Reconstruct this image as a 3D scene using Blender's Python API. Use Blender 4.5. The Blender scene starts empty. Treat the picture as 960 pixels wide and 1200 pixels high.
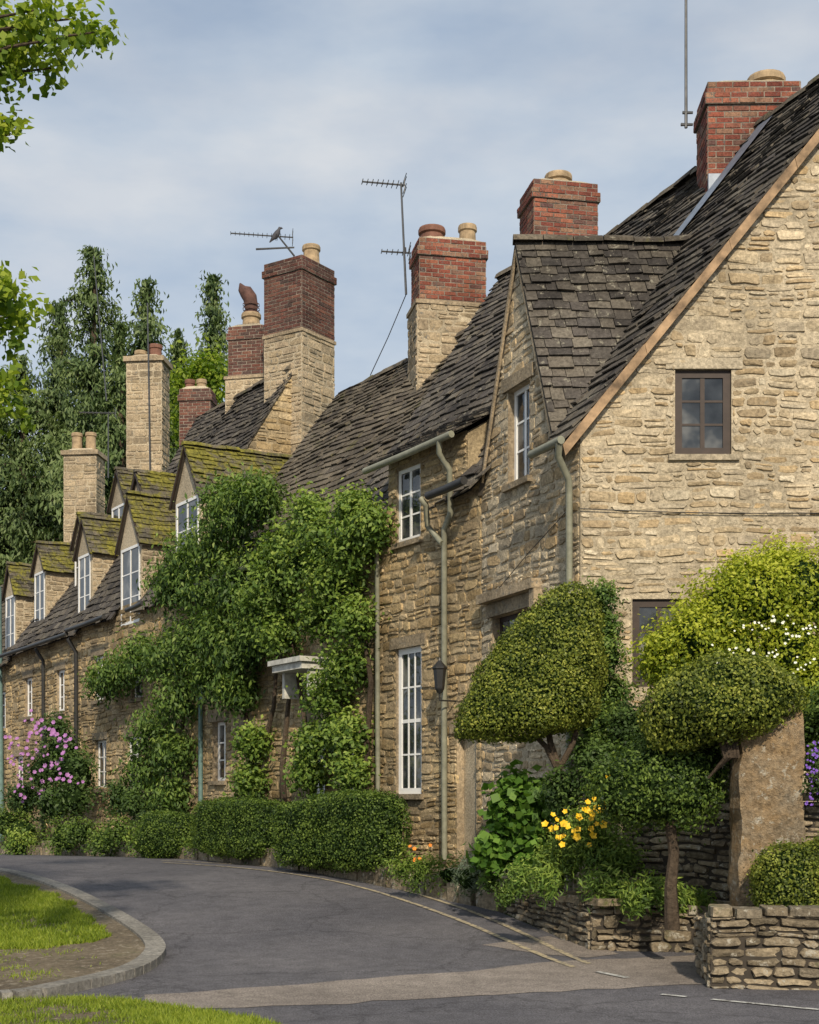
import bpy, math, random
import numpy as np
from mathutils import Vector as V
random.seed(7); rng=np.random.default_rng(7)
U_=random.uniform
F=1667.0; CH=1.6
# ------------------------------------------------------------------ terrain height
_ys=[-60,7,11,14,16,18,20,22,25,28,33,38,45,60,1000]
_zs=[0,0,0,.07,.22,.37,.5,.58,.6,.53,.38,.25,.1,0,0]
gy=np.arange(-60,1000,.5); gz=np.interp(gy,_ys,_zs)
k=np.array([1,2,3,2,1.])/9; gz=np.convolve(np.pad(gz,2,mode='edge'),k,'valid')
def H(y): return float(np.interp(y,gy,gz))
def P(px,py,Y): return V(((px-480)*Y/F, Y, CH-(py-940)*Y/F))
def G(px,py):
    Y=12.
    for i in range(60): Y=.6*Y+.4*(CH-H(Y))*F/(py-940)
    return ((px-480)*Y/F,Y)
# ------------------------------------------------------------------ helpers
def grp(name,loc=(0,0,0)):
    e=bpy.data.objects.new(name,None); e.empty_display_size=.3
    bpy.context.scene.collection.objects.link(e); return e
def mobj(name,v,f,mat,parent=None,smooth=False):
    me=bpy.data.meshes.new(name); me.from_pydata([tuple(p) for p in v],[],f); me.update()
    o=bpy.data.objects.new(name,me); bpy.context.scene.collection.objects.link(o)
    if mat: me.materials.append(mat)
    if parent: o.parent=parent
    if smooth: me.polygons.foreach_set('use_smooth',[True]*len(me.polygons))
    return o
class MB:
    def __init__(s): s.v=[]; s.f=[]
    def add(s,vs,fs):
        b=len(s.v); s.v+=[tuple(p) for p in vs]; s.f+=[tuple(b+i for i in q) for q in fs]
    def poly(s,pts): s.add(pts,[tuple(range(len(pts)))])
    def box(s,o,a,b,c):
        o=V(o);a=V(a);b=V(b);c=V(c)
        s.add([o,o+a,o+a+b,o+b,o+c,o+a+c,o+a+b+c,o+b+c],
              [(0,3,2,1),(4,5,6,7),(0,1,5,4),(1,2,6,5),(2,3,7,6),(3,0,4,7)])
    def fb(s,T,u0,u1,z0,z1,d0,d1):
        o=T(u0,z0,d0); s.box(o,T(u1,z0,d0)-o,T(u0,z1,d0)-o,T(u0,z0,d1)-o)
    def lathe(s,c,prof,n=16,sq=1):
        c=V(c); vs=[]
        for r,z in prof:
            for i in range(n):
                a=2*math.pi*i/n; vs.append(c+V((r*math.cos(a),r*math.sin(a),z)))
        fs=[]
        for j in range(len(prof)-1):
            for i in range(n):
                fs.append((j*n+i,j*n+(i+1)%n,(j+1)*n+(i+1)%n,(j+1)*n+i))
        fs.append(tuple(range((len(prof)-1)*n,len(prof)*n)))
        s.add(vs,fs)
    def limb(s,pts,radii,n=8):
        rings=[]
        for i,p in enumerate(pts):
            p=V(p); a=V(pts[max(0,i-1)]); b=V(pts[min(len(pts)-1,i+1)])
            d=(b-a).normalized(); x=d.orthogonal().normalized() if i==0 else (px_-d*px_.dot(d)).normalized()
            px_=x; y=d.cross(x)
            rings+= [p+(x*math.cos(2*math.pi*j/n)+y*math.sin(2*math.pi*j/n))*radii[i] for j in range(n)]
        fs=[]
        for i in range(len(pts)-1):
            for j in range(n): fs.append((i*n+j,i*n+(j+1)%n,(i+1)*n+(j+1)%n,(i+1)*n+j))
        s.add(rings,fs)
    def obj(s,name,mat,parent=None,smooth=False): return mobj(name,s.v,s.f,mat,parent,smooth)
class Fr:
    def __init__(s,o,u,n):
        s.o=V((o[0],o[1],0)); s.u=V((u[0],u[1],0)).normalized(); s.n=V((n[0],n[1],0)).normalized()
    def __call__(s,u,z,d=0): return s.o+s.u*u+s.n*d+V((0,0,z))
def clip(pts,h):
    a,b,c=h; out=[]; n=len(pts)
    for i in range(n):
        p=pts[i]; q=pts[(i+1)%n]; dp=a*p[0]+b*p[1]-c; dq=a*q[0]+b*q[1]-c
        if dp<=0: out.append(p)
        if dp*dq<0:
            t=dp/(dp-dq); out.append((p[0]+(q[0]-p[0])*t,p[1]+(q[1]-p[1])*t))
    return out
def pipe(name,pts,r,mat,parent=None):
    cu=bpy.data.curves.new(name,'CURVE'); cu.dimensions='3D'; sp=cu.splines.new('POLY')
    sp.points.add(len(pts)-1)
    for i,p in enumerate(pts): sp.points[i].co=(p[0],p[1],p[2],1)
    cu.bevel_depth=r; cu.bevel_resolution=2; cu.use_fill_caps=True; cu.materials.append(mat)
    o=bpy.data.objects.new(name,cu); bpy.context.scene.collection.objects.link(o)
    if parent:o.parent=parent
    return o
# ------------------------------------------------------------------ materials
def newmat(name):
    m=bpy.data.materials.new(name); m.use_nodes=True; nt=m.node_tree
    return m,nt,nt.nodes['Principled BSDF']
def nd(nt,t,**kw):
    n=nt.nodes.new(t)
    for k_,v_ in kw.items(): setattr(n,k_,v_)
    return n
def ramp(nt,cols,pos=None,interp='LINEAR'):
    r=nd(nt,'ShaderNodeValToRGB'); e=r.color_ramp.elements; r.color_ramp.interpolation=interp
    n=len(cols); pos=pos or [i/(n-1) for i in range(n)]
    while len(e)<n: e.new(.5)
    for i in range(n):
        e[i].position=pos[i]
    for i in range(n):
        c=cols[i]; c=(c,c,c) if not hasattr(c,'__len__') else c
        e[i].color=(c[0],c[1],c[2],1)
    return r
def noise(nt,scale,detail=4,rough=.6,vec=None,dim='3D'):
    n=nd(nt,'ShaderNodeTexNoise'); n.inputs['Scale'].default_value=scale
    n.inputs['Detail'].default_value=detail; n.inputs['Roughness'].default_value=rough
    if vec is not None: nt.links.new(vec,n.inputs['Vector'])
    return n
def mix(nt,fac,a,b,bt='MIX'):
    m=nd(nt,'ShaderNodeMix',data_type='RGBA',blend_type=bt)
    for inp,x in ((0,fac),(6,a),(7,b)):
        if hasattr(x,'is_linked') or hasattr(x,'links'): nt.links.new(x,m.inputs[inp])
        elif inp==0: m.inputs[0].default_value=x
        else: m.inputs[inp].default_value=(x[0],x[1],x[2],1)
    return m.outputs[2]
def bump(nt,bsdf,hs,strength=.5,dist=.01,prev=None):
    b=nd(nt,'ShaderNodeBump'); b.inputs['Strength'].default_value=strength; b.inputs['Distance'].default_value=dist
    nt.links.new(hs,b.inputs['Height'])
    if prev: nt.links.new(prev.outputs[0],b.inputs['Normal'])
    nt.links.new(b.outputs[0],bsdf.inputs['Normal']); return b
MOSS=((.06,.06,.018),(.16,.15,.03),(.30,.27,.05))
def stonemat(name,cols,stain=(.45,1.1),rough=.9,lich=None,lamt=.62,island=True,sc=1.0,dist=.012,moss=0,mcol=MOSS):
    m,nt,bs=newmat(name); tc=nd(nt,'ShaderNodeTexCoord').outputs['Object']
    r=ramp(nt,cols)
    if island:
        g=nd(nt,'ShaderNodeNewGeometry'); nt.links.new(g.outputs['Random Per Island'],r.inputs[0])
    else:
        n0=noise(nt,3*sc,5,.7,tc); nt.links.new(n0.outputs[0],r.inputs[0])
    n1=noise(nt,.7*sc,6,.7,tc); s1=ramp(nt,[stain[0],stain[1]],[.34,.6]); nt.links.new(n1.outputs[0],s1.inputs[0])
    c=mix(nt,1,r.outputs[0],s1.outputs[0],'MULTIPLY')
    n2=noise(nt,22*sc,6,.7,tc); s2=ramp(nt,[.5,1.4],[.3,.7]); nt.links.new(n2.outputs[0],s2.inputs[0])
    c=mix(nt,1,c,s2.outputs[0],'MULTIPLY')
    if lich:
        n3=noise(nt,9*sc,6,.75,tc); s3=ramp(nt,[0,1],[lamt,lamt+.05]); nt.links.new(n3.outputs[0],s3.inputs[0])
        c=mix(nt,s3.outputs[0],c,lich)
    if moss:
        n4=noise(nt,1.6,6,.75,tc); s4=ramp(nt,[0,1],[1-moss-.04,1-moss+.08]); nt.links.new(n4.outputs[0],s4.inputs[0])
        n5=noise(nt,14,4,.7,tc); mc=ramp(nt,list(mcol),[.3,.5,.7]); nt.links.new(n5.outputs[0],mc.inputs[0])
        c=mix(nt,s4.outputs[0],c,mc.outputs[0])
    nt.links.new(c,bs.inputs['Base Color']); bs.inputs['Roughness'].default_value=rough
    bs.inputs['Specular IOR Level'].default_value=.2
    a=bump(nt,bs,n2.outputs[0],1,dist*1.5); n6=noise(nt,70*sc,3,.6,tc); bump(nt,bs,n6.outputs[0],.6,dist*.5,a)
    return m
def plain(name,col,rough=.5,metal=0,var=.25,spec=.4,sc=8):
    m,nt,bs=newmat(name); tc=nd(nt,'ShaderNodeTexCoord').outputs['Object']
    n=noise(nt,sc,5,.65,tc); r=ramp(nt,[1-var,1+var],[.3,.7]); nt.links.new(n.outputs[0],r.inputs[0])
    nt.links.new(mix(nt,1,col,r.outputs[0],'MULTIPLY'),bs.inputs['Base Color'])
    bs.inputs['Roughness'].default_value=rough; bs.inputs['Metallic'].default_value=metal
    bs.inputs['Specular IOR Level'].default_value=spec; bump(nt,bs,n.outputs[0],.2,.004)
    return m
M={}
M['gable']=stonemat('limestone_rubble',[(.34,.26,.16),(.45,.36,.23),(.55,.46,.32),(.38,.32,.23),(.60,.52,.38),(.49,.36,.20),(.30,.24,.16)],(.7,1.15),lich=(.27,.235,.17),lamt=.62)
M['gmort']=stonemat('lime_mortar',[(.42,.35,.24),(.56,.48,.35)],(.65,1.1),island=False,sc=1.6)
M['front']=stonemat('honey_stone',[(.25,.18,.09),(.38,.28,.15),(.47,.36,.20),(.31,.24,.15),(.52,.41,.25),(.22,.175,.11)],(.6,1.2),lich=(.22,.19,.14),lamt=.62)
M['fmort']=stonemat('old_mortar',[(.32,.25,.15),(.43,.34,.21)],(.55,1.1),island=False)
M['dry']=stonemat('dry_stone',[(.15,.125,.085),(.29,.235,.16),(.38,.31,.21),(.20,.17,.125)],(.55,1.15),lich=(.40,.37,.30),lamt=.56,moss=.36,mcol=((.03,.04,.012),(.07,.09,.02),(.12,.14,.03)),dist=.02)
M['dark']=plain('deep_joint',(.05,.042,.033),1)
M['slate']=stonemat('stone_slate',[(.05,.045,.042),(.088,.078,.07),(.135,.118,.095),(.066,.06,.056),(.17,.15,.12)],(.55,1.2),lich=(.23,.215,.17),lamt=.585,moss=.33,mcol=((.05,.048,.025),(.11,.105,.04),(.2,.18,.06)))
M['slate2']=stonemat('brown_stone_slate',[(.075,.062,.05),(.118,.10,.076),(.16,.135,.10),(.09,.078,.064)],(.55,1.2),lich=(.24,.22,.17),lamt=.59,moss=.38,mcol=((.05,.048,.025),(.11,.105,.04),(.2,.18,.06)))
M['mossy']=stonemat('mossy_slate',[(.06,.055,.045),(.10,.09,.07),(.14,.12,.09)],(.55,1.2),lich=(.2,.18,.14),lamt=.58,moss=.52)
M['brick']=stonemat('red_brick',[(.27,.085,.055),(.19,.06,.045),(.34,.13,.08),(.11,.06,.055),(.33,.19,.12)],(.5,1.1),lich=(.12,.105,.095),lamt=.57,sc=1.6,dist=.008)
M['brickd']=stonemat('weathered_brick',[(.17,.068,.05),(.11,.055,.048),(.22,.10,.07),(.08,.055,.05)],(.5,1.1),lich=(.09,.08,.07),lamt=.58,sc=1.6,dist=.008)
M['bmort']=stonemat('brick_mortar',[(.24,.20,.16),(.32,.28,.23)],(.5,1.1),island=False)
M['ash']=stonemat('ashlar',[(.33,.26,.165),(.45,.36,.24),(.39,.31,.21),(.27,.22,.15)],(.5,1.15),lich=(.20,.185,.155),lamt=.58)
M['post']=stonemat('weathered_pillar',[(.24,.17,.11),(.36,.24,.12),(.30,.25,.18),(.40,.24,.1)],(.6,1.15),island=False,lich=(.44,.40,.32),lamt=.57,dist=.03,moss=.3,mcol=((.05,.045,.03),(.09,.08,.05),(.14,.12,.07)))
M['white']=plain('white_paint',(.8,.8,.78),.45,var=.06)
M['hood']=plain('weathered_white_paint',(.5,.49,.44),.6,var=.35)
M['wood']=plain('dark_brown_wood',(.04,.026,.02),.6)
M['barge']=plain('barge_wood',(.30,.20,.115),.8,var=.6,sc=5)
M['pipe']=plain('sage_drainpipe',(.23,.23,.17),.5,var=.25)
M['pipeg']=plain('grey_green_pipe',(.12,.2,.19),.5)
M['gut']=plain('dark_gutter',(.035,.035,.035),.45)
M['lead']=plain('lead_sheet',(.17,.2,.25),.45,.3)
M['iron']=plain('black_iron',(.02,.02,.02),.45)
M['steel']=plain('dull_aluminium',(.12,.12,.12),.4,.7)
M['pot']=plain('buff_clay_pot',(.34,.25,.15),.8,var=.4)
M['potr']=plain('red_clay_pot',(.17,.08,.055),.8,var=.4)
M['cowl']=plain('rusty_cowl',(.09,.045,.035),.8,var=.5)
M['bark']=stonemat('bark',[(.06,.045,.03),(.12,.09,.065)],(.6,1.1),island=False,dist=.02)
M['soil']=stonemat('soil',[(.10,.08,.055),(.18,.145,.10),(.08,.09,.04)],(.6,1.1),island=False,lich=(.28,.24,.18),lamt=.56)
M['kerb']=stonemat('kerb_concrete',[(.20,.19,.17),(.27,.255,.225)],(.7,1.1),lich=(.15,.145,.13),lamt=.56,dist=.006)
M['door']=plain('olive_door_paint',(.2,.19,.12),.5)
m,nt,bs=newmat('window_glass'); tc=nd(nt,'ShaderNodeTexCoord').outputs['Object']
n=noise(nt,2.2,3,.5,tc); r=ramp(nt,[(.008,.01,.012),(.03,.035,.04),(.18,.18,.17)],[.35,.52,.7]); nt.links.new(n.outputs[0],r.inputs[0])  # pale blotches in the glass colour stand in for reflections
nt.links.new(r.outputs[0],bs.inputs['Base Color']); bs.inputs['Roughness'].default_value=.06; bs.inputs['Specular IOR Level'].default_value=.8
n=noise(nt,3,2,.5,tc); bump(nt,bs,n.outputs[0],.25,.04); M['glass']=m
def leafmat(name,cols,trans=.3,rough=.55):
    m,nt,bs=newmat(name); at=nd(nt,'ShaderNodeAttribute'); at.attribute_name='tint'
    r=ramp(nt,cols); nt.links.new(at.outputs['Fac'],r.inputs[0])
    nt.links.new(r.outputs[0],bs.inputs['Base Color']); bs.inputs['Roughness'].default_value=rough; bs.inputs['Specular IOR Level'].default_value=.3
    tr=nd(nt,'ShaderNodeBsdfTranslucent'); nt.links.new(mix(nt,1,r.outputs[0],(1.2,1.3,.5),'MULTIPLY'),tr.inputs[0])
    ms=nd(nt,'ShaderNodeMixShader'); ms.inputs[0].default_value=trans
    nt.links.new(bs.outputs[0],ms.inputs[1]); nt.links.new(tr.outputs[0],ms.inputs[2])
    nt.links.new(ms.outputs[0],nt.nodes['Material Output'].inputs[0]); return m
L_vine=leafmat('vine_leaf',[(.035,.07,.014),(.10,.175,.03),(.20,.29,.05),(.32,.40,.08)])
L_wist=leafmat('wisteria_leaf',[(.022,.052,.014),(.07,.13,.028),(.14,.22,.045),(.24,.32,.07)])
L_hedge=leafmat('box_leaf',[(.02,.045,.01),(.065,.115,.02),(.13,.2,.035),(.2,.28,.05)])
L_topi=leafmat('yew_topiary_leaf',[(.04,.06,.01),(.12,.16,.025),(.23,.27,.04),(.37,.39,.075)])
L_gold=leafmat('golden_privet_leaf',[(.08,.13,.012),(.24,.3,.025),(.42,.46,.04),(.55,.56,.09)],.4)
L_con=leafmat('conifer_leaf',[(.02,.038,.02),(.055,.095,.038),(.12,.175,.06),(.2,.26,.10)],.25)
L_tree=leafmat('linden_leaf',[(.06,.12,.01),(.13,.21,.02),(.24,.32,.03),(.36,.42,.06)],.45)
L_dk=leafmat('shrub_leaf',[(.018,.04,.012),(.055,.10,.024),(.12,.19,.045)])
L_big=leafmat('hollyhock_leaf',[(.03,.08,.012),(.09,.19,.025),(.2,.34,.06)],.35)
L_grass=leafmat('grass_blade',[(.08,.13,.01),(.2,.27,.025),(.36,.41,.06)],.35)
def petal(name,c):
    m,nt,bs=newmat(name); bs.inputs['Base Color'].default_value=(*c,1); bs.inputs['Roughness'].default_value=.6; return m
Fy=petal('yellow_petal',(.8,.5,.01)); Fw=petal('white_petal',(.7,.72,.62)); Fp=petal('purple_petal',(.33,.14,.36)); Fv=petal('violet_petal',(.16,.07,.4)); Fo=petal('orange_petal',(.8,.25,.02))
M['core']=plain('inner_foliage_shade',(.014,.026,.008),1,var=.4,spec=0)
# ------------------------------------------------------------------ masonry
def warp(x,z): return .02*math.sin(1.7*x+.9*z)+.013*math.sin(4.1*x-2.3*z+1)+.008*math.sin(9.3*x+6*z)
def stone(mb,T,a,b,z,h,gap,dep,jit,clips,w_=1):
    w=b-a
    if w<.03 or h<.02: return
    g=gap; c=min(.3*min(w,h),.028)*U_(.6,1.3) if jit>.002 else .002
    p=[(a+g+c,z+g),((a+b)/2,z+g),(b-g-c,z+g),(b-g,z+g+c),(b-g,z+h-g-c),(b-g-c,z+h-g),((a+b)/2,z+h-g),(a+g+c,z+h-g),(a+g,z+h-g-c),(a+g,z+g+c)]
    if jit<=.002: p=[(a+g,z+g),(b-g,z+g),(b-g,z+h-g),(a+g,z+h-g)]
    p=[(x+U_(-jit,jit),y+U_(-jit,jit)*.8+(warp(x,y) if w_ else 0)) for x,y in p]
    for hh in clips:
        p=clip(p,hh)
        if len(p)<3: return
    cx=sum(q[0] for q in p)/len(p); cy=sum(q[1] for q in p)/len(p)
    bev=.014 if jit>.002 else .003
    sx=1-min(.35,bev/(w/2)); sy=1-min(.35,bev/(h/2)); d=U_(*dep); tl=U_(-.06,.06) if jit>.002 else 0; tz=U_(-.12,.12) if jit>.002 else 0
    n=len(p); rj=.004 if jit>.002 else 0
    v=[T(x,y,-.02) for x,y in p]+[T(cx+(x-cx)*sx,cy+(y-cy)*sy,d+(x-cx)*tl+(y-cy)*tz+U_(-rj,rj)) for x,y in p]
    f=[(i,(i+1)%n,n+(i+1)%n,n+i) for i in range(n)]
    if rj:
        v.append(T(cx+U_(-.2,.2)*w,cy+U_(-.2,.2)*h,d+U_(.0,.012))); f+=[(n+i,n+(i+1)%n,2*n) for i in range(n)]
    else: f+=[tuple(range(n,2*n))]
    mb.add(v,f)
def rubble(mb,T,u0,u1,z0,z1,ops=(),clips=(),ch=(.08,.17),cw=(.16,.46),gap=.006,dep=(.008,.03),jit=.010,reg=False,w_=1):
    z=z0; row=0
    while z<z1-.02:
        h=min(U_(*ch),z1-z); x=u0-(cw[0]/2*(row%2) if reg else U_(0,cw[1])); row+=1
        while x<u1:
            w=U_(*cw); a=max(x,u0); b=min(x+w,u1); x+=w
            segs=[(a,b)]
            for (oa,ob,p0,p1) in ops:
                if p0<z+h-.03 and p1>z+.03:
                    ns=[]
                    for (s,e) in segs:
                        if ob<=s or oa>=e: ns.append((s,e)); continue
                        if oa>s: ns.append((s,oa))
                        if ob<e: ns.append((ob,e))
                    segs=ns
            for s,e in segs:
                if not reg and h>.10 and random.random()<.33:
                    k2=U_(.35,.65)*h
                    stone(mb,T,s,e,z,k2,gap,dep,jit,clips,w_)
                    if e-s>.25 and random.random()<.5:
                        mm=s+(e-s)*U_(.35,.65); stone(mb,T,s,mm,z+k2,h-k2,gap,dep,jit,clips,w_); stone(mb,T,mm,e,z+k2,h-k2,gap,dep,jit,clips,w_)
                    else: stone(mb,T,s,e,z+k2,h-k2,gap,dep,jit,clips,w_)
                else: stone(mb,T,s,e,z,h,gap,dep,jit,clips,w_)
        z+=h
def backing(mb,T,u0,u1,z0,z1,ops=(),clips=(),d=0):
    us=sorted({u0,u1,*[min(max(x,u0),u1) for o in ops for x in o[:2]]}); zs=sorted({z0,z1,*[min(max(x,z0),z1) for o in ops for x in o[2:]]})
    for i in range(len(us)-1):
        for j in range(len(zs)-1):
            a,b,c,e=us[i],us[i+1],zs[j],zs[j+1]
            if b-a<1e-4 or e-c<1e-4: continue
            mx,mz=(a+b)/2,(c+e)/2
            if any(o[0]<mx<o[1] and o[2]<mz<o[3] for o in ops): continue
            p=[(a,c),(b,c),(b,e),(a,e)]
            for h in clips:
                p=clip(p,h)
                if len(p)<3: break
            if len(p)>=3: mb.poly([T(x,y,d) for x,y in p])
def window(par,T,o,cols=2,rows=3,frame='white',dep=.10,fw=.06,lint=True,sash=False,stm='ash',sill=True):
    u0,u1,z0,z1=o
    mb=MB(); D=-.3
    mb.poly([T(u0,z0,.01),T(u1,z0,.01),T(u1,z0,D),T(u0,z0,D)]); mb.poly([T(u0,z1,.01),T(u1,z1,.01),T(u1,z1,D),T(u0,z1,D)])
    mb.poly([T(u0,z0,.01),T(u0,z1,.01),T(u0,z1,D),T(u0,z0,D)]); mb.poly([T(u1,z0,.01),T(u1,z1,.01),T(u1,z1,D),T(u1,z0,D)])
    if lint: mb.fb(T,u0-.14,u1+.14,z1+.003,z1+.17,-.05,.045)
    if sill: mb.fb(T,u0-.07,u1+.07,z0-.08,z0-.003,-.12,.075)
    mb.obj('stone_surround',M[stm],par)
    w=MB(); d0,d1=-dep-.05,-dep
    w.fb(T,u0,u1,z0,z0+fw,d0,d1); w.fb(T,u0,u1,z1-fw,z1,d0,d1)
    w.fb(T,u0,u0+fw,z0+fw,z1-fw,d0,d1-.001); w.fb(T,u1-fw,u1,z0+fw,z1-fw,d0,d1-.001)
    b=.013
    for i in range(1,cols):
        x=u0+fw+(u1-u0-2*fw)*i/cols; bb=b*(2 if cols==2 and not sash else 1); w.fb(T,x-bb,x+bb,z0+fw,z1-fw,d0+.025,d1-.008)
    for j in range(1,rows):
        z=z0+fw+(z1-z0-2*fw)*j/rows; bb=b*(2 if sash and j==rows//2 else 1); w.fb(T,u0+fw,u1-fw,z-bb,z+bb,d0+.025,d1-.011)
    w.obj('window_frame',M[frame],par)
    g=MB(); g.poly([T(u0+.01,z0+.01,d0+.03),T(u1-.01,z0+.01,d0+.03),T(u1-.01,z1-.01,d0+.03),T(u0+.01,z1-.01,d0+.03)]); g.obj('window_glass',M['glass'],par)
def door(par,T,o,mat='door'):
    u0,u1,z0,z1=o; mb=MB(); D=-.3
    mb.poly([T(u0,z1,.01),T(u1,z1,.01),T(u1,z1,D),T(u0,z1,D)])
    mb.poly([T(u0,z0,.01),T(u0,z1,.01),T(u0,z1,D),T(u0,z0,D)]); mb.poly([T(u1,z0,.01),T(u1,z1,.01),T(u1,z1,D),T(u1,z0,D)])
    mb.fb(T,u0-.14,u1+.14,z1+.003,z1+.18,-.05,.045); mb.fb(T,u0-.05,u1+.05,z0-.3,z0,-.3,.2); mb.obj('door_surround',M['ash'],par)
    w=MB(); w.fb(T,u0,u1,z0,z1,-.22,-.18)
    n=5
    for i in range(n): w.fb(T,u0+.05+(u1-u0-.1)*i/n+.01,u0+.05+(u1-u0-.1)*(i+1)/n-.01,z0+.1,z1-.08,-.18,-.165)
    w.obj('door',M[mat],par)
def slates(mb,O,Uv,Wv,L,S,skip=None,exp=(.2,.12),tw=(.13,.36),sag=.03,bk=None):
    O=V(O);Uv=V(Uv).normalized();Wv=V(Wv).normalized();N=Uv.cross(Wv).normalized()
    if N.z<0:N=-N
    ph=U_(0,6)
    def pt(u,w,l):
        sg=sag*(math.sin(u*.8+ph)+.6*math.sin(u*2.1+w+ph))*(.3+.7*min(1,w/S))
        return O+Uv*u+Wv*w+N*(l+sg)
    w=0
    while w<S-.03:
        e=exp[0]+(exp[1]-exp[0])*w/S; x=-U_(0,tw[1])
        while x<L:
            q=U_(*tw)*(.6+.8*e/exp[0]*.7); a=max(0,x)+.004; b=min(L,x+q)-.004; x+=q
            if b-a<.03: continue
            if skip and skip((a+b)/2,w+e/2): continue
            dw=U_(-.03,.02); w1=min(S,w+e*1.5); l0=.034+U_(0,.022)+(.02 if random.random()<.06 else 0); t=U_(.016,.03); l1=.010
            r=U_(-.012,.012)
            v=[pt(a,w+dw,l0),pt(b,w+dw+r,l0+r),pt(b,w1,l1),pt(a,w1,l1),pt(a,w+dw,l0-t),pt(b,w+dw+r,l0+r-t),pt(b,w1,l1-t),pt(a,w1,l1-t)]
            mb.add(v,[(0,1,2,3),(0,4,5,1),(0,3,7,4),(1,5,6,2)])
        w+=e
    if bk is not None:
        nu=max(1,int(L/.3)); nw=max(1,int(S/.3))
        for i in range(nu):
            for j in range(nw):
                if skip and skip((i+.5)*L/nu,(j+.5)*S/nw): continue
                a,b,c,d=i*L/nu,(i+1)*L/nu,j*S/nw,(j+1)*S/nw
                bk.poly([pt(a,c,-.012),pt(b,c,-.012),pt(b,d,-.012),pt(a,d,-.012)])
def ridge(mb,p0,p1,r=.13,seg=.42):
    p0=V(p0);p1=V(p1);L=(p1-p0).length;d=(p1-p0).normalized();n=max(1,int(L/seg)); sd=d.cross(V((0,0,1))).normalized()
    for i in range(n):
        a=p0+d*(L*i/n+.006)+V((0,0,U_(-.018,.018))); b=p0+d*(L*(i+1)/n-.006)+V((0,0,U_(-.018,.018)))
        pr=[(-1,-.75),(-.75,-.2),(-.3,.18),(.3,.18),(.75,-.2),(1,-.75)]
        v=[q+sd*x*r+V((0,0,z*r+.05)) for q in (a,b) for x,z in pr]; m_=len(pr)
        mb.add(v,[(j,j+1,m_+j+1,m_+j) for j in range(m_-1)]+[tuple(range(m_)),tuple(range(m_,2*m_))])
def chimney(par,c,wu,wn,z0,z1,ud,mats=('brick','bmort'),low=None,pots=(),cap='corbel',name='chimney_stack',shoulder=None):
    cx,cy=c; u=V((ud[0],ud[1],0)).normalized(); n=V((-u.y,u.x,0))
    def stack(a,b,ex,ms,stn):
        bk=MB(); st=MB()
        for k_ in range(4):
            uu=[u,n,-u,-n][k_]; nn=[-n,u,n,-u][k_]; hw=[wu,wn,wu,wn][k_]/2+ex; hn=[wn,wu,wn,wu][k_]/2+ex
            o=V((cx,cy,0))-uu*hw+nn*hn; T=Fr(o,uu,nn)
            if stn: rubble(st,T,0,2*hw,a,b,ch=(.14,.24),cw=(.22,.5),gap=.005,dep=(.004,.018),jit=.004,w_=0)
            else: rubble(st,T,0,2*hw,a,b,ch=(.077,.077),cw=(.225,.225),gap=.006,dep=(.001,.012),jit=.002,reg=True,w_=0)
        o=V((cx,cy,a))-u*(wu/2+ex)-n*(wn/2+ex); bk.box(o,u*(wu+2*ex),n*(wn+2*ex),V((0,0,b-a)))
        bk.obj(name+'_core',M[ms[1]],par); st.obj(name,M[ms[0]],par)
    if low: stack(z0,low[0],low[1],('ash','gmort'),True); zb=low[0]
    else: zb=z0
    cz=z1
    if cap=='corbel':
        stack(z1-.155,z1,.0,mats,mats[0]=='ash'); stack(z1-.31,z1-.157,.035,mats,mats[0]=='ash'); cz=z1-.312
    elif cap=='slab':
        b=MB(); o=V((cx,cy,z1-.13))-u*(wu/2+.07)-n*(wn/2+.07); b.box(o,u*(wu+.14),n*(wn+.14),V((0,0,.13))); b.obj(name+'_cap',M['ash'],par); cz=z1-.132
    stack(zb+.001,cz,0,mats,mats[0]=='ash')
    if low:
        b=MB(); o=V((cx,cy,low[0]-.03))-u*(wu/2+low[1]+.03)-n*(wn/2+low[1]+.03); b.box(o,u*(wu+2*low[1]+.06),n*(wn+2*low[1]+.06),V((0,0,.07))); b.obj(name+'_course',M['ash'],par)
    b=MB(); o=V((cx,cy,z1))-u*(wu/2-.02)-n*(wn/2-.02)
    ct=V((cx,cy,z1+.1)); A=[o,o+u*(wu-.04),o+u*(wu-.04)+n*(wn-.04),o+n*(wn-.04)]; B=[ct+(p-ct)*.6 for p in A]; B=[V((p.x,p.y,z1+.1)) for p in B]
    b.add(A+B,[(0,1,5,4),(1,2,6,5),(2,3,7,6),(3,0,4,7),(4,5,6,7)]); b.obj('mortar_flaunching',M['gmort'],par)
    for (du,dn,r,h,mt) in pots:
        p=V((cx,cy,z1))+u*du+n*dn; b=MB()
        b.lathe(p,[(r*1.05,0),(r*1.05,.06),(r*.95,.1),(r*.9,h-.12),(r*1.06,h-.1),(r*1.06,h-.03),(r*1.0,h),(r*.75,h),(r*.72,h-.1)],18); b.obj('chimney_pot',M[mt],par,False)
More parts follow.
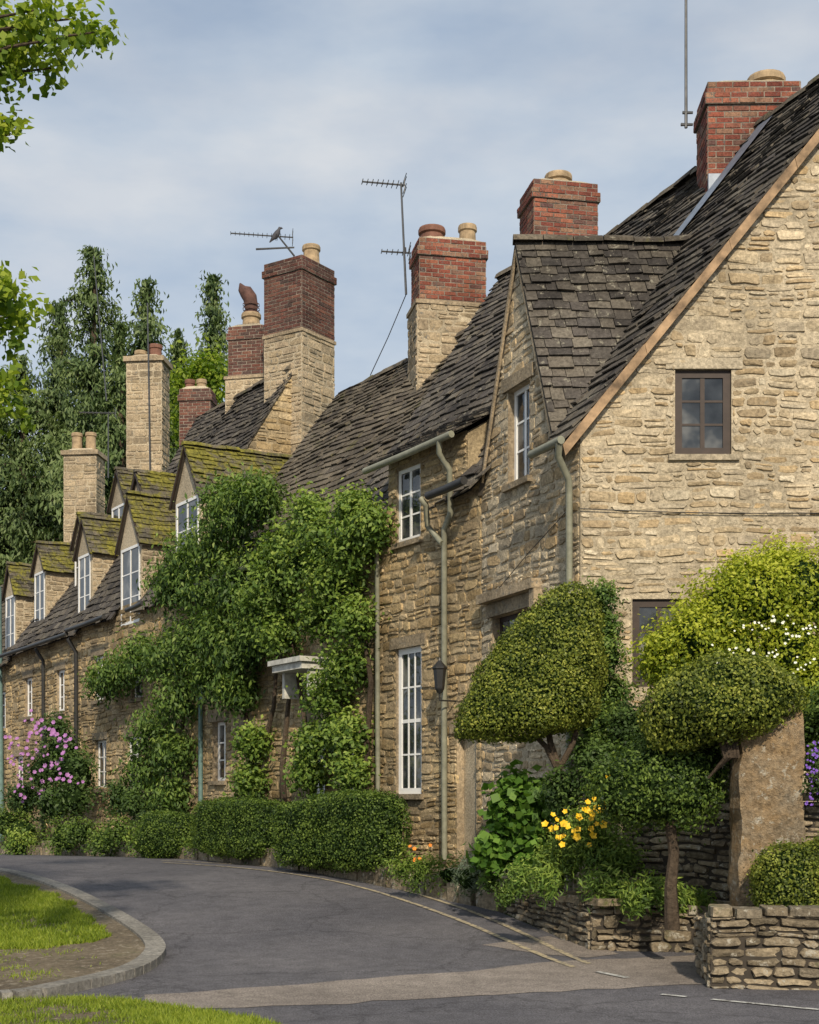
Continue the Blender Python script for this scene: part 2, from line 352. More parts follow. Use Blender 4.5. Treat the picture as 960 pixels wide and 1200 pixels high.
# ------------------------------------------------------------------ leaves
def nrmz(a): return a/np.maximum(np.linalg.norm(a,axis=1,keepdims=True),1e-6)
def leaves(name,p,n,size,tint,mat,parent=None,asp=.55,up=0,droop=None):
    N=len(p); n=nrmz(n); r=rng.normal(size=(N,3))
    if droop is not None: r=r*.35+np.array(droop)
    t=r-(r*n).sum(1,keepdims=True)*n; t=nrmz(t); b=np.cross(n,t)
    l=(size*rng.uniform(.6,1.3,(N,1))); fo=n*l*.12
    v=np.stack([p-t*l*.5,p+b*l*asp*.5+fo,p+t*l*.5,p-b*l*asp*.5+fo],1).reshape(-1,3)
    me=bpy.data.meshes.new(name); me.vertices.add(4*N); me.vertices.foreach_set('co',v.astype(np.float32).ravel())
    me.loops.add(4*N); me.loops.foreach_set('vertex_index',np.arange(4*N,dtype=np.int32))
    me.polygons.add(N); me.polygons.foreach_set('loop_start',np.arange(0,4*N,4,dtype=np.int32))
    me.update(); a=me.attributes.new('tint','FLOAT','POINT'); a.data.foreach_set('value',np.repeat(np.clip(tint,0,1),4).astype(np.float32))
    me.validate(); me.materials.append(mat)
    o=bpy.data.objects.new(name,me); bpy.context.scene.collection.objects.link(o)
    if parent:o.parent=parent
    return o
def clumps(blobs,nc,nl,cr,lo=.7):
    PS=[];NS=[];TS=[]
    for (c,r) in blobs:
        c=np.array(c); r=np.array(r if hasattr(r,'__len__') else (r,r,r))
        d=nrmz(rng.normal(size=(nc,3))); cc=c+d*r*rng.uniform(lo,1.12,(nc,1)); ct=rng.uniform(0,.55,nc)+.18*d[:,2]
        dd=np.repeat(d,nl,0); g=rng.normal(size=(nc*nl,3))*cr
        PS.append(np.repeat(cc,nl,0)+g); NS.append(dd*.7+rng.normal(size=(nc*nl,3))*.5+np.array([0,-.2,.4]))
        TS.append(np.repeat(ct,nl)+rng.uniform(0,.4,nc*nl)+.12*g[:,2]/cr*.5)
    return np.concatenate(PS),np.concatenate(NS),np.concatenate(TS)
def ell_core(mb,c,r,s=.75):
    c=V(c); r=r if hasattr(r,'__len__') else (r,r,r); n=10; m_=7; vs=[]
    for j in range(m_+1):
        ph=-math.pi/2+math.pi*j/m_
        for i in range(n):
            a=2*math.pi*i/n; q=s*U_(.85,1.1); vs.append(c+V((r[0]*math.cos(ph)*math.cos(a)*q,r[1]*math.cos(ph)*math.sin(a)*q,r[2]*math.sin(ph)*q)))
    mb.add(vs,[(j*n+i,j*n+(i+1)%n,(j+1)*n+(i+1)%n,(j+1)*n+i) for j in range(m_) for i in range(n)])
def bush(name,blobs,nc,nl,cr,size,mat,asp=.55,core=True,parent=None,lo=.7,droop=None,own=True,cs=.72):
    e=parent or grp(name)
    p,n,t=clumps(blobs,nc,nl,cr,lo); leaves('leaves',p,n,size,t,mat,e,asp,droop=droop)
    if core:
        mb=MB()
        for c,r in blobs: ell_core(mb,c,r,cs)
        mb.obj('inner_shade_hull',M['core'],e)  # dark hulls, coloured as inner shade, block the view through the leaves
    return e
def superell(c,h,rot=0,e=.35,nu=40,nv=20):
    th=np.linspace(-np.pi,np.pi,nu); ph=np.linspace(-np.pi/2,np.pi/2,nv); T_,P_=np.meshgrid(th,ph)
    sg=lambda x,q: np.sign(x)*np.abs(x)**q
    x=h[0]*sg(np.cos(P_),e)*sg(np.cos(T_),e); y=h[1]*sg(np.cos(P_),e)*sg(np.sin(T_),e); z=h[2]*sg(np.sin(P_),e)
    ca,sa=math.cos(rot),math.sin(rot)
    return np.stack([c[0]+x*ca-y*sa,c[1]+x*sa+y*ca,c[2]+z],-1)
def loft(rows,Yc,dr,nu=36,dmax=9):   # rows (z,xl,xr)
    g=[]
    th=np.linspace(-np.pi,np.pi,nu)
    for z,xl,xr in rows:
        hw=max((xr-xl)/2,.01); cx=(xl+xr)/2; dy=min(hw*dr,dmax)
        g.append(np.stack([cx+hw*np.cos(th),Yc+dy*np.sin(th),np.full(nu,z)],-1))
    return np.array(g)
def cover(name,grids,dens,size,mat,parent,jit=.02,asp=.6,lump=.03,cores=True):
    PS=[];NS=[]; mb=MB()
    for g in grids:
        nv,nu,_=g.shape; cen=g.reshape(-1,3).mean(0)
        a=g[:-1,:-1].reshape(-1,3);b=g[:-1,1:].reshape(-1,3);c=g[1:,1:].reshape(-1,3);d=g[1:,:-1].reshape(-1,3)
        A=np.concatenate([a,a]);B=np.concatenate([b,c]);C=np.concatenate([c,d])
        cr=np.cross(B-A,C-A); ar=np.linalg.norm(cr,axis=1)/2; n=int(ar.sum()*dens); idx=rng.choice(len(A),n,p=ar/ar.sum())
        u=rng.random((n,1));v=rng.random((n,1)); s=u+v>1; u=np.where(s,1-u,u);v=np.where(s,1-v,v)
        p=A[idx]+(B[idx]-A[idx])*u+(C[idx]-A[idx])*v; nn=nrmz(cr[idx]); sg=np.sign(((p-cen)*nn).sum(1,keepdims=True)); nn=nn*sg
        q=p*5; l=np.sin(q[:,0]+1.3*q[:,2])*np.sin(q[:,1]*1.1+q[:,2]*.8+1)+.6*np.sin(q[:,0]*2.7+2)*np.sin(q[:,2]*2.3)
        p=p+nn*(l[:,None]*lump+rng.normal(size=(n,1))*jit+(rng.random((n,1))<.04)*rng.uniform(0,.07,(n,1))); PS.append(p); NS.append(nn*.8+rng.normal(size=(n,3))*.5)
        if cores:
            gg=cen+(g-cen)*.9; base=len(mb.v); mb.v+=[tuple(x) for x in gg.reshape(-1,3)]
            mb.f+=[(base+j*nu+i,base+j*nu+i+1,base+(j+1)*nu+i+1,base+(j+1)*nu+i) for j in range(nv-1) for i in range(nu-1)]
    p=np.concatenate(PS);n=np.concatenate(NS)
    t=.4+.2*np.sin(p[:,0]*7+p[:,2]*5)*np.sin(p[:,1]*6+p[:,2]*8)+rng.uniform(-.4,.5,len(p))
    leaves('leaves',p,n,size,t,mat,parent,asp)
    if cores: mb.obj('inner_shade_hull',M['core'],parent)  # dark inner hull painted as shade behind the clipped leaves
def flowers(name,cs,r,mat,parent=None,pet=5):
    mb=MB()
    for c in cs:
        c=V(c); ax=V((U_(-.5,.5),-1+U_(-.3,.3),U_(.1,.9))).normalized(); x=ax.orthogonal().normalized(); y=ax.cross(x); rr=r*U_(.7,1.2); a0=U_(0,6)
        for i in range(pet):
            a=a0+2*math.pi*i/pet; d=x*math.cos(a)+y*math.sin(a); s=x*-math.sin(a)+y*math.cos(a)
            mb.add([c,c+d*rr*.6+s*rr*.42+ax*rr*.2,c+d*rr+ax*rr*.35,c+d*rr*.6-s*rr*.42+ax*rr*.2],[(0,1,2,3)])
    return mb.obj(name,mat,parent)
# ------------------------------------------------------------------ world, camera, sun
sc=bpy.context.scene
w=bpy.data.worlds.new("World"); sc.world=w; w.use_nodes=True; nt=w.node_tree; bg=nt.nodes['Background']
sundir=V((.10,-.90,.62)).normalized(); el=math.asin(sundir.z); az=math.atan2(sundir.x,sundir.y)
sky=nd(nt,'ShaderNodeTexSky',sky_type='NISHITA'); sky.sun_disc=False; sky.sun_elevation=el; sky.sun_rotation=az; sky.air_density=1; sky.dust_density=1.5
tc=nd(nt,'ShaderNodeTexCoord'); mp=nd(nt,'ShaderNodeMapping'); mp.inputs['Scale'].default_value=(1,1,2.6); mp.inputs['Location'].default_value=(.3,0,.2); nt.links.new(tc.outputs['Generated'],mp.inputs[0])
n1=noise(nt,2.3,6,.5,mp.outputs[0]); rr=ramp(nt,[.45,.92],[.34,.58]); nt.links.new(n1.outputs[0],rr.inputs[0])
n2=noise(nt,3.4,6,.55,mp.outputs[0]); cc=ramp(nt,[(3.5,4.3,5.4),(4.7,5.3,6.0),(6.0,6.2,6.4)],[.36,.5,.64]); nt.links.new(n2.outputs[0],cc.inputs[0])
nt.links.new(mix(nt,rr.outputs[0],sky.outputs[0],cc.outputs[0]),bg.inputs[0]); bg.inputs[1].default_value=.122
sl=bpy.data.lights.new('sun','SUN'); sl.energy=4.3; sl.angle=math.radians(1.5); sl.color=(1,.87,.68); so=bpy.data.objects.new('sun',sl); sc.collection.objects.link(so)
so.rotation_euler=sundir.to_track_quat('Z','Y').to_euler()
cam=bpy.data.cameras.new('camera'); co=bpy.data.objects.new('camera',cam); sc.collection.objects.link(co); sc.camera=co
cam.sensor_fit='VERTICAL'; cam.sensor_height=36; cam.lens=36*F/1200; cam.shift_y=340/1200; cam.clip_end=3000; cam.clip_start=.05
co.location=(0,0,CH); co.rotation_euler=(math.pi/2,0,0)
sc.view_settings.view_transform='Standard'; sc.view_settings.look='None'; sc.view_settings.exposure=0
# ------------------------------------------------------------------ ground, road
def sheet(name,poly,dz,mat,step=.5,zc=None):
    mb=MB(); y0=min(p[1] for p in poly); y1=max(p[1] for p in poly); y=math.floor(y0/step)*step
    while y<y1:
        p=clip(clip(poly,(0,-1,-y)),(0,1,y+step))
        if len(p)>=3: mb.poly([(a,b,(H(b)+dz) if zc is None else zc) for a,b in p])
        y+=step
    return mb.obj(name,mat)
mb=MB(); xs=[-900,-100,-30,-10,0,10,30,100,900]; ysl=list(np.arange(-20,62,.5))+[80,150,400,950]
vs=[(x,y,H(y)-.02) for y in ysl for x in xs]; nx=len(xs)
mb.add(vs,[(j*nx+i,j*nx+i+1,(j+1)*nx+i+1,(j+1)*nx+i) for j in range(len(ysl)-1) for i in range(nx-1)])
M['ground']=stonemat('ground_turf',[(.035,.06,.012),(.06,.1,.02),(.09,.11,.03)],(.6,1.1),island=False)
mb.obj('ground',M['ground'])
def asphalt(name,c0,c1,dark):
    m,nt,bs=newmat(name); tc=nd(nt,'ShaderNodeTexCoord').outputs['Object']
    a=noise(nt,.5,5,.6,tc); r=ramp(nt,[c0,c1],[.35,.65]); nt.links.new(a.outputs[0],r.inputs[0])
    b=noise(nt,75,4,.75,tc); s=ramp(nt,[.4,1.75],[.36,.66]); nt.links.new(b.outputs[0],s.inputs[0])
    c=mix(nt,1,r.outputs[0],s.outputs[0],'MULTIPLY')
    d=noise(nt,5,6,.7,tc); s=ramp(nt,[.85,1.12],[.38,.6]); nt.links.new(d.outputs[0],s.inputs[0]); c=mix(nt,1,c,s.outputs[0],'MULTIPLY')
    v=nd(nt,'ShaderNodeTexVoronoi'); v.feature='DISTANCE_TO_EDGE'; v.inputs['Scale'].default_value=.45
    wn=noise(nt,1.5,5,.7,tc); ad=mix(nt,.35,tc,wn.outputs['Color'],'LINEAR_LIGHT'); nt.links.new(ad,v.inputs['Vector'])
    s=ramp(nt,[.45,1],[.002,.012]); nt.links.new(v.outputs[0],s.inputs[0]); c=mix(nt,dark,c,mix(nt,1,c,s.outputs[0],'MULTIPLY'))
    nt.links.new(c,bs.inputs['Base Color']); bs.inputs['Roughness'].default_value=.85; bs.inputs['Specular IOR Level'].default_value=.25
    bump(nt,bs,b.outputs[0],.8,.01); return m
M['road']=asphalt('asphalt',(.088,.086,.096),(.125,.12,.128),.6)
M['road2']=asphalt('pale_asphalt',(.19,.165,.145),(.27,.235,.205),.3)
FO=(.98,19.2); UD=V((-.618,1,0)).normalized()
ND=V((-.8507,-.5257,0)); T=Fr(FO,UD,ND)
def spx(px): r=(px-480)/F; return (.98-r*19.2)/(.618+r)*1.1755
def FP(px,py,off=0):      # point on the terrace front at that bearing
    s=spx(px); y=19.2+s/1.1755; z=CH-(py-940)*y/F; return T(s,z,off)
edge=[(1.06,17),(-.3,19.2),(-1.9,22),(-5.45,27.5),(-11.3,37),(-17.5,47),(-27,60),(-90,150)]
road=[(-90,-10),(30,-10),(30,14.1),(3.15,14.2),(1.83,14.4)]+edge+[(-120,150)]
sheet('road',road,0,M['road'])
def ragged(pts,step=.25,amp=.09):
    o=[]
    for i in range(len(pts)):
        a=V(pts[i]);b=V(pts[(i+1)%len(pts)]); n_=max(1,int((b-a).length/step))
        for j in range(n_):
            p=a.lerp(b,j/n_); o.append((p.x+U_(-amp,amp),p.y+U_(-amp,amp)*.7))
    return o
pl=ragged([G(x,y) for x,y in [(175,1165),(330,1156),(470,1144),(600,1132),(700,1124),(829,1119),(1000,1117),(1000,1162),(830,1153),(700,1160),(560,1168),(400,1176),(250,1182),(150,1183)]])
sheet('pale_road_surface',pl,.004,M['road2'],.25)
pl=ragged([G(x,y) for x,y in [(560,1108),(640,1118),(690,1122),(730,1118),(700,1108),(640,1098)]],.2,.05); sheet('pale_road_surface',pl,.004,M['road2'],.25)
def ribbon(name,pts,wd,dz,mat,dash=None):
    mb=MB(); P2=[V((a,b)) for a,b in pts]; dist=0
    for i in range(len(P2)-1):
        a,b=P2[i],P2[i+1]; d=(b-a); L=d.length; d.normalize(); n=V((-d.y,d.x))*wd/2; k_=max(1,int(L/.2))
        for j in range(k_):
            dist+=L/k_
            if dash and (dist%(dash[0]+dash[1]))>dash[0]: continue
            p=a+d*L*j/k_; q=a+d*L*(j+1)/k_
            mb.poly([(*(p-n),H(p.y)+dz),(*(q-n),H(q.y)+dz),(*(q+n),H(q.y)+dz),(*(p+n),H(p.y)+dz)])
    return mb.obj(name,mat)
def paint(name,c,lo=.42):
    m,nt,bs=newmat(name); tc=nd(nt,'ShaderNodeTexCoord').outputs['Object']; n=noise(nt,14,6,.75,tc); r=ramp(nt,[(.13,.12,.11),c],[lo,lo+.1]); nt.links.new(n.outputs[0],r.inputs[0]); nt.links.new(r.outputs[0],bs.inputs['Base Color']); bs.inputs['Roughness'].default_value=.8; return m
M['ypaint']=paint('worn_yellow_paint',(.42,.35,.22),.43); M['wpaint']=paint('worn_white_paint',(.5,.5,.47))
def smooth(pts,it=2):
    for _ in range(it):
        o=[pts[0]]
        for a,b in zip(pts,pts[1:]): o+=[(a[0]*.75+b[0]*.25,a[1]*.75+b[1]*.25),(a[0]*.25+b[0]*.75,a[1]*.25+b[1]*.75)]
        pts=o+[pts[-1]]
    return pts
la=smooth([G(*q) for q in [(190,1009),(300,1014),(370,1021),(430,1032),(500,1051),(560,1071),(620,1097),(690,1130)]],1)
lb=smooth([G(*q) for q in [(190,1011),(290,1018),(360,1027),(420,1039),(485,1059),(545,1081),(603,1106),(672,1134)]],1)
ribbon('road_marking',la,.07,.008,M['ypaint']); ribbon('road_marking',lb,.07,.008,M['ypaint'])
ribbon('road_marking',[G(*q) for q in [(700,1140),(735,1147)]],.07,.012,M['wpaint']); ribbon('road_marking',[G(*q) for q in [(775,1166),(960,1184)]],.06,.008,M['wpaint'],(.35,.2))
kp=[(-260,1012),(-60,1018),(0,1025),(60,1043),(110,1068),(148,1092),(168,1108),(172,1122),(150,1140),(105,1153),(50,1164),(20,1171),(-40,1173),(-260,1174)]
kw=smooth([G(*q) for q in kp])
isl=sheet('grass_island',kw,.05,M['soil'],.25)
kb=MB(); acc=0
P2=[V(p) for p in kw]
for i in range(len(P2)-1):
    a,b=P2[i],P2[i+1]; d=(b-a).normalized(); n=V((-d.y,d.x))*.20; L=(b-a).length; n0=n; k_=max(1,round(L/.45))
    for j in range(k_):
        p=a+d*(L*j/k_+.002); q=a+d*(L*(j+1)/k_-.002); z=H(p.y)-.05; zq=H(q.y)-.05
        vs=[(*p,z),(*q,zq),(*(q+n),zq),(*(p+n),z)]; top=[(x,y,zz+.13) for x,y,zz in vs]
        kb.add(vs+top,[(4,5,6,7),(0,1,5,4),(2,3,7,6),(1,2,6,5),(3,0,4,7)])
kb.obj('kerb',M['kerb'])
fg=[G(*q) for q in [(-200,1178),(0,1176),(110,1172),(180,1180),(250,1187),(300,1196),(325,1210),(330,1260),(-200,1300)]]
fg=ragged(fg,.2,.06)
sheet('grass_verge',fg,.02,M['soil'],.25)
def inpoly(px,py,poly):
    c=np.zeros(len(px),bool); j=len(poly)-1
    for i in range(len(poly)):
        xi,yi=poly[i]; xj,yj=poly[j]
        c^=((yi>py)!=(yj>py))&(px<(xj-xi)*(py-yi)/(yj-yi+1e-9)+xi); j=i
    return c
def grass(name,poly,n,hgt,dz,wd=.006,bb=None,th=.75):
    x0=max(-12,min(p[0] for p in poly));x1=max(p[0] for p in poly);y0=max(9,min(p[1] for p in poly));y1=max(p[1] for p in poly)
    if bb: x0,x1,y0,y1=bb
    x=rng.uniform(x0,x1,n);y=rng.uniform(y0,y1,n); k_=inpoly(x,y,poly); x=x[k_];y=y[k_]
    pn=np.sin(x*2.1+1)*np.sin(y*1.7)+.5*np.sin(x*5+y*4)+.4*np.sin(x*11-y*9); keep=rng.random(len(x))<(th+.4*pn); x=x[keep];y=y[keep];pn=pn[keep]; N=len(x)
    z=np.interp(y,gy,gz)+dz; a=rng.uniform(0,6.28,N); h=hgt*rng.uniform(.4,1.5,N); lx=rng.normal(size=N)*h*.5; ly=rng.normal(size=N)*h*.5
    b0=np.stack([x-np.cos(a)*wd,y-np.sin(a)*wd,z],1);b1=np.stack([x+np.cos(a)*wd,y+np.sin(a)*wd,z],1);t=np.stack([x+lx,y+ly,z+h],1)
    v=np.stack([b0,b1,t],1).reshape(-1,3); me=bpy.data.meshes.new(name); me.vertices.add(3*N); me.vertices.foreach_set('co',v.astype(np.float32).ravel())
    me.loops.add(3*N); me.loops.foreach_set('vertex_index',np.arange(3*N,dtype=np.int32)); me.polygons.add(N); me.polygons.foreach_set('loop_start',np.arange(0,3*N,3,dtype=np.int32)); me.update()
    at=me.attributes.new('tint','FLOAT','POINT'); at.data.foreach_set('value',np.repeat(np.clip(.5+.15*pn+rng.uniform(-.4,.4,N),0,1),3).astype(np.float32)); me.validate(); me.materials.append(L_grass)
    o=bpy.data.objects.new(name,me); sc.collection.objects.link(o); return o
gi=ragged([G(*q) for q in [(-200,1024),(-60,1026),(0,1034),(57,1052),(100,1076),(128,1098),(118,1110),(60,1117),(0,1120),(-200,1122)]],.25,.1)
grass('lawn_grass',gi,190000,.045,.05,.008,th=.85)
gi2=[G(*q) for q in [(-200,1120),(60,1116),(140,1105),(150,1120),(100,1145),(0,1163),(-200,1168)]]
grass('thin_grass',gi2,30000,.03,.05,.005,th=.0)
grass('verge_grass',fg,60000,.035,.02,.005,(-4,-.5,9.6,11.6),th=.55)
fac=[(.98-.618*(y-19.2)+.1,y) for y in [60,47,37,27.5,22,19.2]]
sheet('planting_bed',[(1.15,17)]+[(a+.05,b) for a,b in edge[1:7]]+fac+[(2.0,16.8),(1.6,16.6)],.2,M['soil'])
mb=MB(); mb.poly([(1.9,14.5,.5),(3.1,14.35,.5),(2.6,12.15,.5),(12,12.15,.5),(12,16.7,.5),(2.0,16.7,.5),(1.2,17.2,.5)]); mb.obj('garden_soil',M['soil'])
mb=MB()
for i in range(7-1):
    a=V(edge[i]);b=V(edge[i+1]); L=(b-a).length; d=(b-a).normalized(); x=0
    while x<L:
        w_=U_(.2,.45); p=a+d*x; h=U_(.18,.32); zz=H(p.y)
        mb.box((p.x+U_(-.03,.03),p.y,zz-.05),(d.x*(w_-.02),d.y*(w_-.02),U_(-.02,.02)),(d.y*.2,-d.x*.2,0),(U_(-.02,.02),U_(-.02,.02),h+.05)); x+=w_
mb.obj('stone_edging',M['dry'])
def drywall(name,p0,p1,z0,zt0,zt1,th=.3,coping=True,ch=(.04,.10),jit=.014,cpw=(.18,.42)):
    e=grp(name); p0=V((*p0,0));p1=V((*p1,0)); d=(p1-p0); L=d.length; d.normalize(); n=V((d.y,-d.x,0))
    if n.y>0.2 or (abs(n.y)<=.2 and n.x>0): n=-n
    Tt=Fr(p0,d,n); sl=(zt1-zt0)/L; cl=[(-sl,1,zt0)]
    s=MB(); rubble(s,Tt,0,L,z0,max(zt0,zt1),clips=cl,ch=ch,cw=(.09,.36),gap=.003,dep=(.0,.05),jit=jit)
    for q,dd in ((p0,-d),(p1,d)):
        T2=Fr(q,-n,dd); rubble(s,T2,0,th,z0,zt0 if q==p0 else zt1,ch=ch,cw=(.09,.3),gap=.003,dep=(.0,.04),jit=jit)
    s.obj('stones',M['dry'],e)
    b=MB(); a=[Tt(0,z0,0),Tt(L,z0,0),Tt(L,zt1,0),Tt(0,zt0,0)]; bb=[Tt(0,z0,-th),Tt(L,z0,-th),Tt(L,zt1,-th),Tt(0,zt0,-th)]
    b.add(a+bb,[(0,1,2,3),(4,5,6,7),(3,2,6,7),(0,3,7,4),(1,2,6,5)]); b.obj('wall_core',M['dark'],e)
    if coping:
        c=MB(); x=0
        while x<L:
            w_=U_(*cpw); zz=zt0+sl*x+U_(-.01,.02); h=U_(.045,.09)
            rot=U_(-.06,.06); o=Tt(x,zz,.04+U_(-.03,.03)); a_=d*(w_-.012)+n*rot*w_; b_=-n*(th+U_(.02,.1)); ring=[]
            for (s_,t_) in [(.08,0),(.92,0),(1,.12),(1,.9),(.9,1),(.1,1),(0,.9),(0,.1)]: ring.append(o+a_*(s_+U_(-.03,.03))+b_*(t_+U_(-.03,.03)))
            top=[p+V((0,0,h+U_(-.008,.008)))+(o+a_*.5+b_*.5-p)*.06 for p in ring]
            c.add(ring+top,[(i,(i+1)%8,8+(i+1)%8,8+i) for i in range(8)]+[tuple(range(8,16)),tuple(range(7,-1,-1))]); x+=w_
        c.obj('coping',M['dry'],e)
    return e
drywall('retaining_wall',(1.15,17.0),(1.83,14.42),0,.52,.55,jit=.02)
drywall('retaining_wall',(1.83,14.4),(3.15,14.2),-.05,.62,.42,jit=.02,ch=(.06,.16))
drywall('garden_wall',(2.55,12.05),(5.2,11.75),-.05,.62,.72,.35)
drywall('garden_wall',(2.56,12.1),(2.62,12.9),-.05,.58,.58,.3,False)
drywall('garden_wall',(2.3,15.3),(3.6,14.0),.3,1.95,1.95,.35)
drywall('garden_wall',(3.62,13.2),(6,13.2),.3,1.6,1.65,.35)
# ------------------------------------------------------------------ corner house (gable to camera)
h1=grp('stone_cottage')
T1=Fr((2,16.67),(-.4,1),(-1,-.4)); TG=Fr((2,16.67),(1,0),(0,-1))
gops=[(1.11,1.77,5.67,6.67),(.61,1.25,2.95,3.98)]
sl=4.7/3.8; cl=[(-sl,1,6.0),(sl,1,6.0+2*4.7)]
s=MB(); b=MB(); rubble(s,TG,0,7.6,.2,10.7,gops,cl,ch=(.07,.17),cw=(.10,.40),gap=.008,dep=(.010,.030),jit=.014); backing(b,TG,0,7.6,0,10.7,gops,cl,d=.010)
s.obj('gable_wall_stones',M['gable'],h1)
b.obj('gable_wall',M['gmort'],h1)
for o,c in zip(gops,(2,2)): window(h1,TG,o,2,3,'wood',.03,.09,lint=False,stm='gable',sill=False)
ls=MB(); ls.fb(TG,1.0,1.9,6.672,6.80,-.03,.028); ls.fb(TG,1.03,1.86,5.60,5.668,-.03,.05); ls.obj('stone_lintel',M['gable'],h1)
fo=[(1.3,1.92,5.7,6.92),(1.15,2.4,2.9,4.05)]
s=MB();b=MB()
g1=[(-2.65,1,6.0-2.65*.6),(2.65,1,6.0+2.65*2.6)]
rubble(s,T1,0,2.75,.2,6.0,fo,ch=(.08,.17),cw=(.13,.42),gap=.006,dep=(.006,.022),jit=.010); rubble(s,T1,.6,2.6,6.0,8.65,fo,g1,gap=.006,dep=(.006,.022),jit=.010)
backing(b,T1,0,7,0,6.0,fo,d=.004); backing(b,T1,.6,2.6,6.0,8.65,fo,g1,d=.004); s.obj('front_wall_stones',M['gable'],h1); b.obj('front_wall',M['gmort'],h1)
window(h1,T1,fo[0],2,3,'white',.08); window(h1,T1,fo[1],3,2,'wood',.1)
b=MB(); b.fb(T1,.95,2.6,4.24,4.36,-.05,.16); b.fb(T1,.95,1.08,4.0,4.237,-.05,.13); b.obj('drip_mould',M['ash'],h1)
Wv=V((3.8,0,4.7)).normalized(); ov=.35; O=V(T1(0,6.0))-Wv*ov-T1.u*.12+V((0,0,.06)); SL=math.hypot(3.8,4.7)+ov
def sk1(u,w):
    z=6.0+(w-ov)*Wv.z
    return abs((u-.12)-1.6)<1.0*(8.5-z)/2.65 and z<8.5
s=MB();b=MB(); slates(s,O,T1.u,Wv,7.2,SL,sk1,bk=b,sag=.03); 
W2=V((-3.8,0,4.7)).normalized(); O2=V((9.6,16.67,6.0))-W2*ov-T1.u*.12+V((0,0,.06)); slates(s,O2,T1.u,W2,7.2,SL,None,exp=(.3,.3),bk=b)
s.obj('roof_slates',M['slate'],h1)
b2=MB(); s2=MB()
for sg in (-1,1):
    e0=T1(1.6+sg*1.12,6.0-.12*2.65+.05,.07); rd=T1(1.6,8.72,.07); slates(s2,e0,(1,0,0),rd-e0,3.0,(rd-e0).length,None,exp=(.17,.12),tw=(.12,.3),bk=b2,sag=.02)
s2.obj('dormer_slates',M['slate'],h1); b2.obj('dormer_roof_deck',M['dark'],h1)
r_=MB(); q=T1(1.6,8.74,.1); ridge(r_,q,q+V((2.3,0,0)),.1,.35); ap=V((5.8,16.67,10.76)); ridge(r_,ap-T1.u*.12,ap+T1.u*7,.14); r_.obj('ridge_tiles',M['slate2'],h1)
b.obj('roof_deck',M['dark'],h1)
bb=MB(); p0=V((2,16.67,5.98))-Wv*.3; 
x=0
while x<6.4:
    L_=min(U_(.9,1.6),6.4-x); bb.box(p0+Wv*(x+.003)+V((0,-.14+U_(-.006,.006),-.12)),Wv*(L_-.006),V((0,.05,0)),V((-.03,0,.12+U_(-.008,.008)))); x+=L_
bb.obj('barge_board',M['barge'],h1)
bb=MB()
for sg in (-1,1):
    e0=T1(1.6+sg*1.02,5.88,.035); rd=T1(1.6,8.58,.035); bb.box(e0,rd-e0,T1.n*.03,V((0,0,.13)))
bb.obj('dormer_barge_board',M['ash'],h1)
ms=MB()
def onroof(s_,x,l=.1): return T1(s_,6.0)+V((x,0,x*sl))+V((-.78,0,.63))*l
ms.poly([onroof(2.1,2.15),onroof(2.35,2.1),onroof(2.65,3.75),onroof(2.3,3.75)]); ms.obj('lead_flashing',M['lead'],h1)
chimney(h1,(4.66,19.6),1.25,.8,9.0,11.33,(1,-.02),pots=((.25,0,.25,.24,'pot'),),cap='corbel')
ms=MB(); ms.box((4.02,19.12,9.6),(1.32,-.02,0),(0,.05,0),(0,0,.45)); ms.obj('chimney_flashing',M['lead'],h1)
chimney(h1,(2.5,23.9),1.1,.85,9.0,11.85,(1,.2),pots=((0,0,.22,.28,'pot'),),cap='corbel')
def aerial(base,top,boom=None,par=None,bl=.9,yaw=0,n=9,el=.3,nm='tv_aerial'):
    e=grp(nm); b_=MB(); b_.limb([base,top],[.022,.018],6)
    if boom:
        c=V(boom); d=V((math.cos(yaw),math.sin(yaw),.02)).normalized(); s_=d.cross(V((0,0,1))).normalized()
        b_.limb([c-d*bl*.25,c+d*bl*.75],[.015,.015],6)
        for i in range(n):
            p=c+d*(-bl*.2+bl*.95*i/(n-1)); l=el*(1-.4*i/n); b_.limb([p-s_*l/2-V((0,0,.0)),p+s_*l/2],[.008,.008],4)
            b_.limb([p-V((0,0,.035)),p+V((0,0,.035))],[.006,.006],4)
        p=c-d*bl*.25; 
        for kx in (-.12,-.06,.06,.12): b_.limb([p-s_*el*.6+V((0,0,kx)),p+s_*el*.6+V((0,0,kx))],[.008,.008],4)
        b_.limb([p-V((0,0,.13)),p+V((0,0,.13))],[.01,.01],4)
    b_.obj('mast_and_elements',M['steel'],e); return e
aerial(P(804,150,19.3),P(804,-60,19.3)); aerial(P(798,146,19.3),P(812,146,19.3)); aerial(P(800,132,19.3),P(812,132,19.3))
aerial(P(476,345,25),P(470,214,25),P(462,216,25),yaw=math.pi+.15,bl=.75,el=.35); aerial(P(475,297,25.2),P(475,290,25.2),P(472,296,25.2),yaw=math.pi+.1,bl=.5,n=6)
a4=aerial(P(345,300,31.2),P(325,275,31.2),P(325,277,31.2),yaw=math.pi+.12,bl=1.35,n=14,el=.3)
aerial(P(300,292,31),P(345,290,31)); aerial(P(127,560,40),P(127,483,40),P(125,484,40),yaw=math.pi,bl=1.0)
aerial(P(176,560,37),P(173,355,37)); aerial(P(125,470,45),P(110,300,45))
bd=grp('pigeon'); mbb=MB(); c0=P(325,277,31.2)
mbb.limb([c0+V((x*1.2,0,z*1.2)) for x,z in [(-.14,-.11),(-.09,-.05),(-.04,0),(.01,.07),(.03,.12),(.045,.15),(.08,.15),(.105,.145)]],[.012,.035,.07,.065,.035,.035,.022,.002],10)
